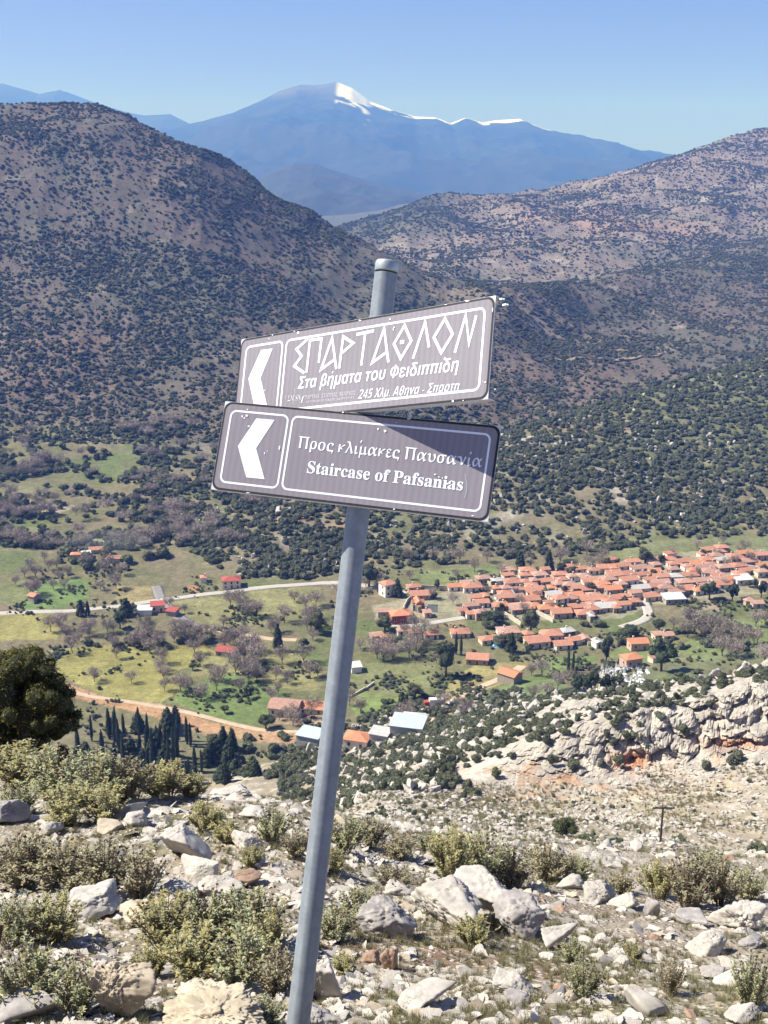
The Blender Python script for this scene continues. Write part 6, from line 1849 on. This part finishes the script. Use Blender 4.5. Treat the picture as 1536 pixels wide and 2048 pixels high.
# outlying farm buildings
FARM = [
 ((443, 480, 1152, 1178), dict(wall='c', roof='r', kind='hip', storeys=2, yaw=8, label='cream villa with a bright red roof above the pale road')),
 ((400, 412, 1156, 1166), dict(wall='w', roof='o', kind='hip', label='tiny orange-roofed hut left of the red-roofed villa', windows=False)),
 ((300, 328, 1205, 1224), dict(wall='c', roof='r', kind='shed', yaw=10, chimney=False, label='red-roofed barn at the crossroads')),
 ((332, 355, 1218, 1232), dict(wall='s', roof='r', kind='shed', yaw=-18, chimney=False, windows=False, label='small red-roofed shed just right of the crossroads barn')),
 ((274, 302, 1218, 1230), dict(wall='w', roof='w', kind='shed', yaw=4, chimney=False, windows=False, label='low white shed left of the crossroads barn')),
 ((140, 162, 1104, 1118), dict(wall='c', roof='b', kind='hip', label='bright orange roofed farmhouse left among the far trees', windows=False)),
 ((162, 180, 1109, 1118), dict(wall='w', roof='w', kind='shed', chimney=False, windows=False, label='white hut right of the bright orange farmhouse')),
 ((176, 204, 1096, 1108), dict(wall='p', roof='o', kind='gable', label='long orange roofed farmhouse behind the white hut', windows=False)),
 ((211, 238, 1112, 1126), dict(wall='c', roof='o', kind='hip', label='orange roofed farmhouse among dark trees, right of two others', windows=False)),
 ((56, 76, 1188, 1206), dict(wall='s', roof='o', kind='gable', yaw=-30, label='small stone barn in the green field at far left', windows=False)),
 ((432, 472, 1297, 1312), dict(wall='s', roof='r', kind='gable', yaw=-14, chimney=False, label='low red-roofed shed in the orchard')),
 ((538, 602, 1402, 1436), dict(wall='c', roof='f', kind='gable', yaw=-12, chimney=False, label='half-ruined long barn with a white gable beside the pole')),
 ((600, 650, 1406, 1430), dict(wall='c', roof='b', kind='gable', yaw=-10, chimney=False, label='bright orange roofed barn partly behind the pole')),
 ((594, 648, 1463, 1494), dict(wall='g', roof='l', kind='shed', yaw=-22, chimney=False, windows=False, label='shed with a pale blue metal roof left of the pole')),
 ((688, 742, 1486, 1518), dict(wall='c', roof='b', kind='hip', yaw=-16, chimney=False, label='orange hip-roofed house with a porch right of the pole')),
 ((740, 782, 1478, 1500), dict(wall='g', roof='g', kind='shed', yaw=-20, chimney=False, windows=False, label='grey lean-to behind the orange house with the porch')),
 ((782, 852, 1450, 1484), dict(wall='g', roof='l', kind='shed', yaw=-14, chimney=False, windows=False, label='wide pale metal farm shed beside the dirt yard')),
 ((806, 850, 1438, 1454), dict(wall='c', roof='w', kind='hip', yaw=-10, chimney=False, windows=False, label='white roofed barn behind the wide metal shed')),
 ((998, 1044, 1340, 1368), dict(wall='s', roof='b', kind='gable', yaw=-40, chimney=False, windows=False, label='roadside barn with one orange and one pale roof slope')),
 ((1244, 1284, 1308, 1336), dict(wall='p', roof='b', kind='hip', yaw=18, chimney=False, label='cemetery chapel with a bright orange roof above the graves')),
 ((1300, 1330, 1310, 1326), dict(wall='c', roof='f', kind='gable', windows=False, label='low building right of the cemetery chapel behind the big pine')),
 ((700, 722, 1334, 1346), dict(wall='w', roof='w', kind='shed', chimney=False, windows=False, label='white garden hut right of the pole in the meadow')),
 ((1266, 1290, 1276, 1286), dict(wall='w', roof='f', kind='gable', windows=False, label='little pale-roofed house above the big pine')),
]
for q, kw in FARM: house(*q, **kw)

# white truck on the track
x, y, z = march(868, 1410, *PLAIN); s = mpp(y, z)
M_TRK, M_CAB, M_TYRE = mat('white_truck_body', (0.75, 0.75, 0.74), 0.5), mat('red_cab_paint', (0.42, 0.08, 0.05), 0.45), mat('tyre', (0.02, 0.02, 0.02), 0.9)
e = empty('truck', (x, y, z), rad(8), label='red truck with a white box body parked by the dirt track', cat='truck')
m = MB(); m.box((0.9, 0, 2.0), (5.6, 2.3, 2.6)); add('box_body', m.mesh('box_body', [M_TRK]), e)
m = MB(); m.box((-3.0, 0, 1.5), (1.8, 2.2, 1.9)); m.box((-2.0, 0, 0.75), (9.0 * 0.4, 1.4, 0.3)); add('cab', m.mesh('cab', [M_CAB]), e)
for xx in (-3.0, 1.0, 2.6):
    for yy in (-1.0, 1.0):
        m = MB(); m.tube([(xx, yy - 0.14, 0.48), (xx, yy + 0.14, 0.48)], [0.48, 0.48], 12); add('wheel', m.mesh('wheel', [M_TYRE]), e)
x, y, z = march(905, 1408, *PLAIN)
m = MB(); m.poly([(-1.8, -1.2, 0), (1.8, -1.2, 0), (1.8, 1.2, 0), (-1.8, 1.2, 0), (-1.0, -0.4, 2.1), (1.1, -0.3, 2.3), (0.9, 0.5, 2.2), (-0.9, 0.5, 2.0)], [(3, 2, 1, 0), (0, 1, 5, 4), (1, 2, 6, 5), (2, 3, 7, 6), (3, 0, 4, 7), (4, 5, 6, 7)])
tag(add('tarpaulin_heap', m.mesh('tarpaulin_heap', [M_TRK]), None, (x, y, z)), 'white tarpaulin covered heap right of the truck', 'tarpaulin')
# blue tarpaulin by the lower houses
x, y, z = march(994, 1294, *PLAIN)
m = MB(); m.poly([(-2.2, -1.5, 0.2), (2.0, -1.4, 0.2), (2.4, 1.4, 0.2), (-2, 1.5, 0.2), (-0.8, -0.4, 1.8), (1.2, -0.3, 1.5), (0.9, 0.6, 1.7), (-0.9, 0.5, 1.9)], [(3, 2, 1, 0), (0, 1, 5, 4), (1, 2, 6, 5), (2, 3, 7, 6), (3, 0, 4, 7), (4, 5, 6, 7)])
tag(add('tarpaulin_heap', m.mesh('tarpaulin_heap', [mat('blue_tarpaulin', (0.22, 0.42, 0.62), 0.6)]), None, (x, y, z - 0.2)), 'light blue tarpaulin heap left of the narrow black conifer', 'tarpaulin')

# graves
M_MARBLE = mat('white_marble', (0.78, 0.78, 0.77), 0.5, rnd=0.12)
gm = MB(); gm.box((0, 0, 0.2), (1.0, 2.0, 0.9)); gm.box((0, 0.9, 0.9), (0.9, 0.16, 1.0)); gm.box((0, 0.9, 1.65), (0.14, 0.12, 0.6)); gm.box((0, 0.9, 1.7), (0.45, 0.11, 0.13))
gme = gm.mesh('grave', [M_MARBLE])
for (u, v) in poly_points([(1205, 1338), (1240, 1334), (1292, 1336), (1298, 1350), (1286, 1368), (1205, 1382), (1196, 1362)], 86, 61):
    x, y, z = march(u, v, *PLAIN)
    o = add('grave', gme, None, (x, y, z), (0, 0, R5.normal(0.1, 0.08)), (R5.uniform(0.9, 1.3), R5.uniform(0.8, 1.1), R5.uniform(0.8, 1.5)))
    tag(o, 'white marble grave in the cemetery below the chapel', 'grave', 'graves in the cemetery')

# roads and tracks: strips draped on the ground
M_ROAD = mat('pale_concrete_road', (0.40, 0.375, 0.34), 0.9, noise=(0.3, 0.12))
M_ASPH = mat('worn_asphalt', (0.22, 0.21, 0.205), 0.9, noise=(0.3, 0.12))
M_TRACK = mat('dirt_track', (0.44, 0.34, 0.245), 0.95, noise=(0.4, 0.18))


def road(name, pts, width, m, label, zone=PLAIN, lift=0.14):
    P = np.array([march(u, v, *zone) for u, v in pts])
    d = np.concatenate([[0], np.cumsum(np.linalg.norm(np.diff(P[:, :2], axis=0), axis=1))])
    ss = np.arange(0, d[-1], 2.0)
    x, y = np.interp(ss, d, P[:, 0]), np.interp(ss, d, P[:, 1])
    kx = np.ones(7) / 7
    if len(x) > 16: x[3:-3], y[3:-3] = np.convolve(x, kx, 'valid'), np.convolve(y, kx, 'valid')
    tx, ty = np.gradient(x), np.gradient(y); l = np.hypot(tx, ty) + 1e-9
    nx, ny = -ty / l, tx / l
    V = []
    for o_ in (-0.5, -0.25, 0, 0.25, 0.5):
        w = width * o_ * (1 + 0.10 * np.sin(ss * 0.21 + o_ * 3))
        X, Y_ = x + nx * w, y + ny * w
        V.append(np.stack([X, Y_, height(X, Y_) + lift], 1))
    lo = [v - np.array([0, 0, 0.5]) for v in (V[0], V[-1])]
    A = np.concatenate([lo[0]] + V + [lo[1]]); n = len(x)
    F_ = [(k * n + i, k * n + i + 1, (k + 1) * n + i + 1, (k + 1) * n + i) for k in range(6) for i in range(n - 1)]
    o = add(name, mesh_np(name, A, np.array(F_), [m], True))
    return tag(o, label, kind='structure')


road('road', [(-60,1229),(0,1227),(80,1225),(150,1222),(230,1212),(300,1203),(330,1199),(400,1190),(470,1182),(560,1173),(640,1166),(700,1166),(770,1176),(815,1186)], 4.6, M_ROAD, 'pale road crossing the valley fields')
road('road', [(312,1172),(318,1185),(325,1200),(345,1222),(372,1240),(394,1252)], 5.2, M_ASPH, 'grey road running down from the crossroads')
road('track', [(394,1252),(430,1258),(480,1266),(540,1278),(600,1280)], 3.6, M_TRACK, 'dirt track leading right from the end of the grey road')
road('road', [(778,1250),(830,1251),(870,1246),(900,1240),(930,1235)], 4.2, M_ROAD, 'pale village road below the red-walled house')
road('road', [(1286,1200),(1296,1216),(1302,1226),(1292,1238),(1272,1244),(1240,1256)], 5.0, M_ROAD, 'curved pale road leaving the village at right')
road('track', [(862,1430),(892,1412),(925,1390),(960,1372),(1010,1356),(1048,1330)], 5.0, M_TRACK, 'pale track climbing past the roadside barn')
road('track', [(800,1494),(840,1465),(870,1440),(880,1422)], 4.0, M_TRACK, 'dirt track between the metal shed and the bushes')
road('track', [(112,1372),(180,1392),(300,1410),(400,1430),(480,1452),(540,1462),(640,1462)], 2.6, M_TRACK, 'dirt track along the red earth bank')
road('track', [(1110,722),(1210,730),(1270,728),(1312,722),(1322,714),(1305,708)], 4, mat('faint_track', (0.24, 0.19, 0.13), 0.95, noise=(0.1, 0.3)), 'yellowish track on the foot of the right slope', zone=(1000, 1650), lift=1.2)
# garden and retaining walls of the village
M_GW = mat('pale_garden_wall', (0.56, 0.50, 0.42), 0.95, noise=(0.8, 0.2))
for pts, hh, lab in [
 ([(1010,1232),(1024,1240),(1042,1252)], 2.2, 'pale curved garden wall below the left village houses'), ([(840,1176),(880,1177),(925,1176)], 1.8, 'long pale wall behind the church'), ([(806,1222),(815,1204),(822,1198)], 1.8, 'white wall climbing left of the church'),
 ([(1072,1228),(1090,1236),(1106,1245)], 2.0, 'pale garden wall under the lower middle houses'), ([(1290,1176),(1298,1184),(1306,1196)], 2.2, 'pale wall along the lane among the middle houses'), ([(975,1170),(985,1174),(1000,1172)], 2.4, 'white rounded wall at the left end of the upper row'),
 ([(1440,1128),(1480,1134),(1515,1140)], 2.0, 'white wall between the upper right houses'), ([(1175,1290),(1195,1286),(1215,1284)], 1.6, 'pale wall beside the lower right houses'), ([(700,1396),(730,1380),(748,1368)], 1.0, 'low pale field wall right of the pole'), ([(1195,1392),(1200,1376),(1206,1352)], 1.6, 'grey cemetery wall at the left of the graves')]:
    P = [march(u, v, *PLAIN) for u, v in pts]
    m = MB()
    for a, b_ in zip(P[:-1], P[1:]):
        L_ = math.hypot(b_[0] - a[0], b_[1] - a[1]); an = math.atan2(b_[1] - a[1], b_[0] - a[0])
        zz = (a[2] + b_[2]) / 2
        m.box(((a[0] + b_[0]) / 2 - P[0][0], (a[1] + b_[1]) / 2 - P[0][1], zz - P[0][2] + hh / 2 - 0.5), (L_ + 0.2, 0.4, hh + 1.0), 0, an)
    tag(add('garden_wall', m.mesh('garden_wall', [M_GW]), None, P[0]), lab, 'wall')

# trees in the gardens between the houses
R6 = np.random.default_rng(818)
for (u, v) in poly_points([(800,1190),(1010,1150),(1330,1112),(1536,1105),(1536,1190),(1290,1215),(1100,1235),(900,1240)], 42, 71):
    tree_at('round' if R6.random() < 0.6 else 'almond', u, v, R6.uniform(13, 22), R6.uniform(13, 22), 'small tree squeezed between the village houses', 'garden trees between the houses')

# faint smoke over the far fields
x, y, z = march(222, 1104, *PLAIN)
dv, df = ico(3)
sm_ = mesh_np('smoke', (dv * (1 + 0.25 * fbm(dv * 1.5, 3, 5))[:, None]) * np.array([24, 12, 6]) + [0, 0, 6.5], df)
M_SMOKE = bpy.data.materials.new('smoke'); M_SMOKE.use_nodes = True
t = M_SMOKE.node_tree; t.nodes.clear()
o_ = t.nodes.new('ShaderNodeOutputMaterial'); pv = t.nodes.new('ShaderNodeVolumePrincipled')
pv.inputs['Density'].default_value = 0.006; pv.inputs['Color'].default_value = (0.85, 0.9, 0.95, 1)
t.links.new(pv.outputs[0], o_.inputs['Volume']); sm_.materials.append(M_SMOKE)
tag(add('smoke', sm_, None, (x, y, z)), 'thin bluish smoke drifting over the far fields', kind='stuff')

# every member of a group gets a label that singles it out: its row, counted from the top, and its place in that row
ORDW = ['first', 'second', 'third', 'fourth', 'fifth', 'sixth', 'seventh', 'eighth', 'ninth', 'tenth', 'eleventh', 'twelfth']
bpy.context.view_layer.update()
by_label = {}
for o in bpy.data.objects:
    if o.parent is None and 'group' in o.keys() and 'label' in o.keys(): by_label.setdefault((o['group'], o['label']), []).append(o)
for (g, lab), obs in by_label.items():
    if len(obs) < 2: continue
    pos = [(proj(np.array(o.matrix_world.translation)), o) for o in obs]
    pos.sort(key=lambda p: p[0][1])
    per = 8 if len(pos) > 10 else len(pos)
    nr_ = (len(pos) + per - 1) // per
    for i in range(nr_):
        rw = sorted(pos[i * per:(i + 1) * per], key=lambda p: p[0][0])
        for j, (_, o) in enumerate(rw):
            where = 'leftmost' if j == 0 else 'rightmost' if j == len(rw) - 1 else ORDW[j] + ' from left'
            row = 'top' if i == 0 else 'bottom' if i == nr_ - 1 else ORDW[i]
            o['label'] = f"{lab}, {where}" if nr_ == 1 else f"{lab}, {row} row, {where}"
# ------------------------------------------------------------------ haze: one closed box of air
hz = MB().box((0, 10300, 325), (36000, 21600, 1450)).mesh('haze', [])
M_HAZE = bpy.data.materials.new('haze'); M_HAZE.use_nodes = True
t = M_HAZE.node_tree; t.nodes.clear()
o_ = t.nodes.new('ShaderNodeOutputMaterial'); pv = t.nodes.new('ShaderNodeVolumePrincipled')
pv.inputs['Density'].default_value = HAZE_DENSITY
pv.inputs['Color'].default_value = (*HAZE_COLOR, 1)
pv.inputs['Absorption Color'].default_value = (*HAZE_ABS, 1)
pv.inputs['Anisotropy'].default_value = 0.0
t.links.new(pv.outputs[0], o_.inputs['Volume'])
hz.materials.append(M_HAZE)
tag(add('haze', hz), 'pale blue haze in the air over the valley', kind='stuff')
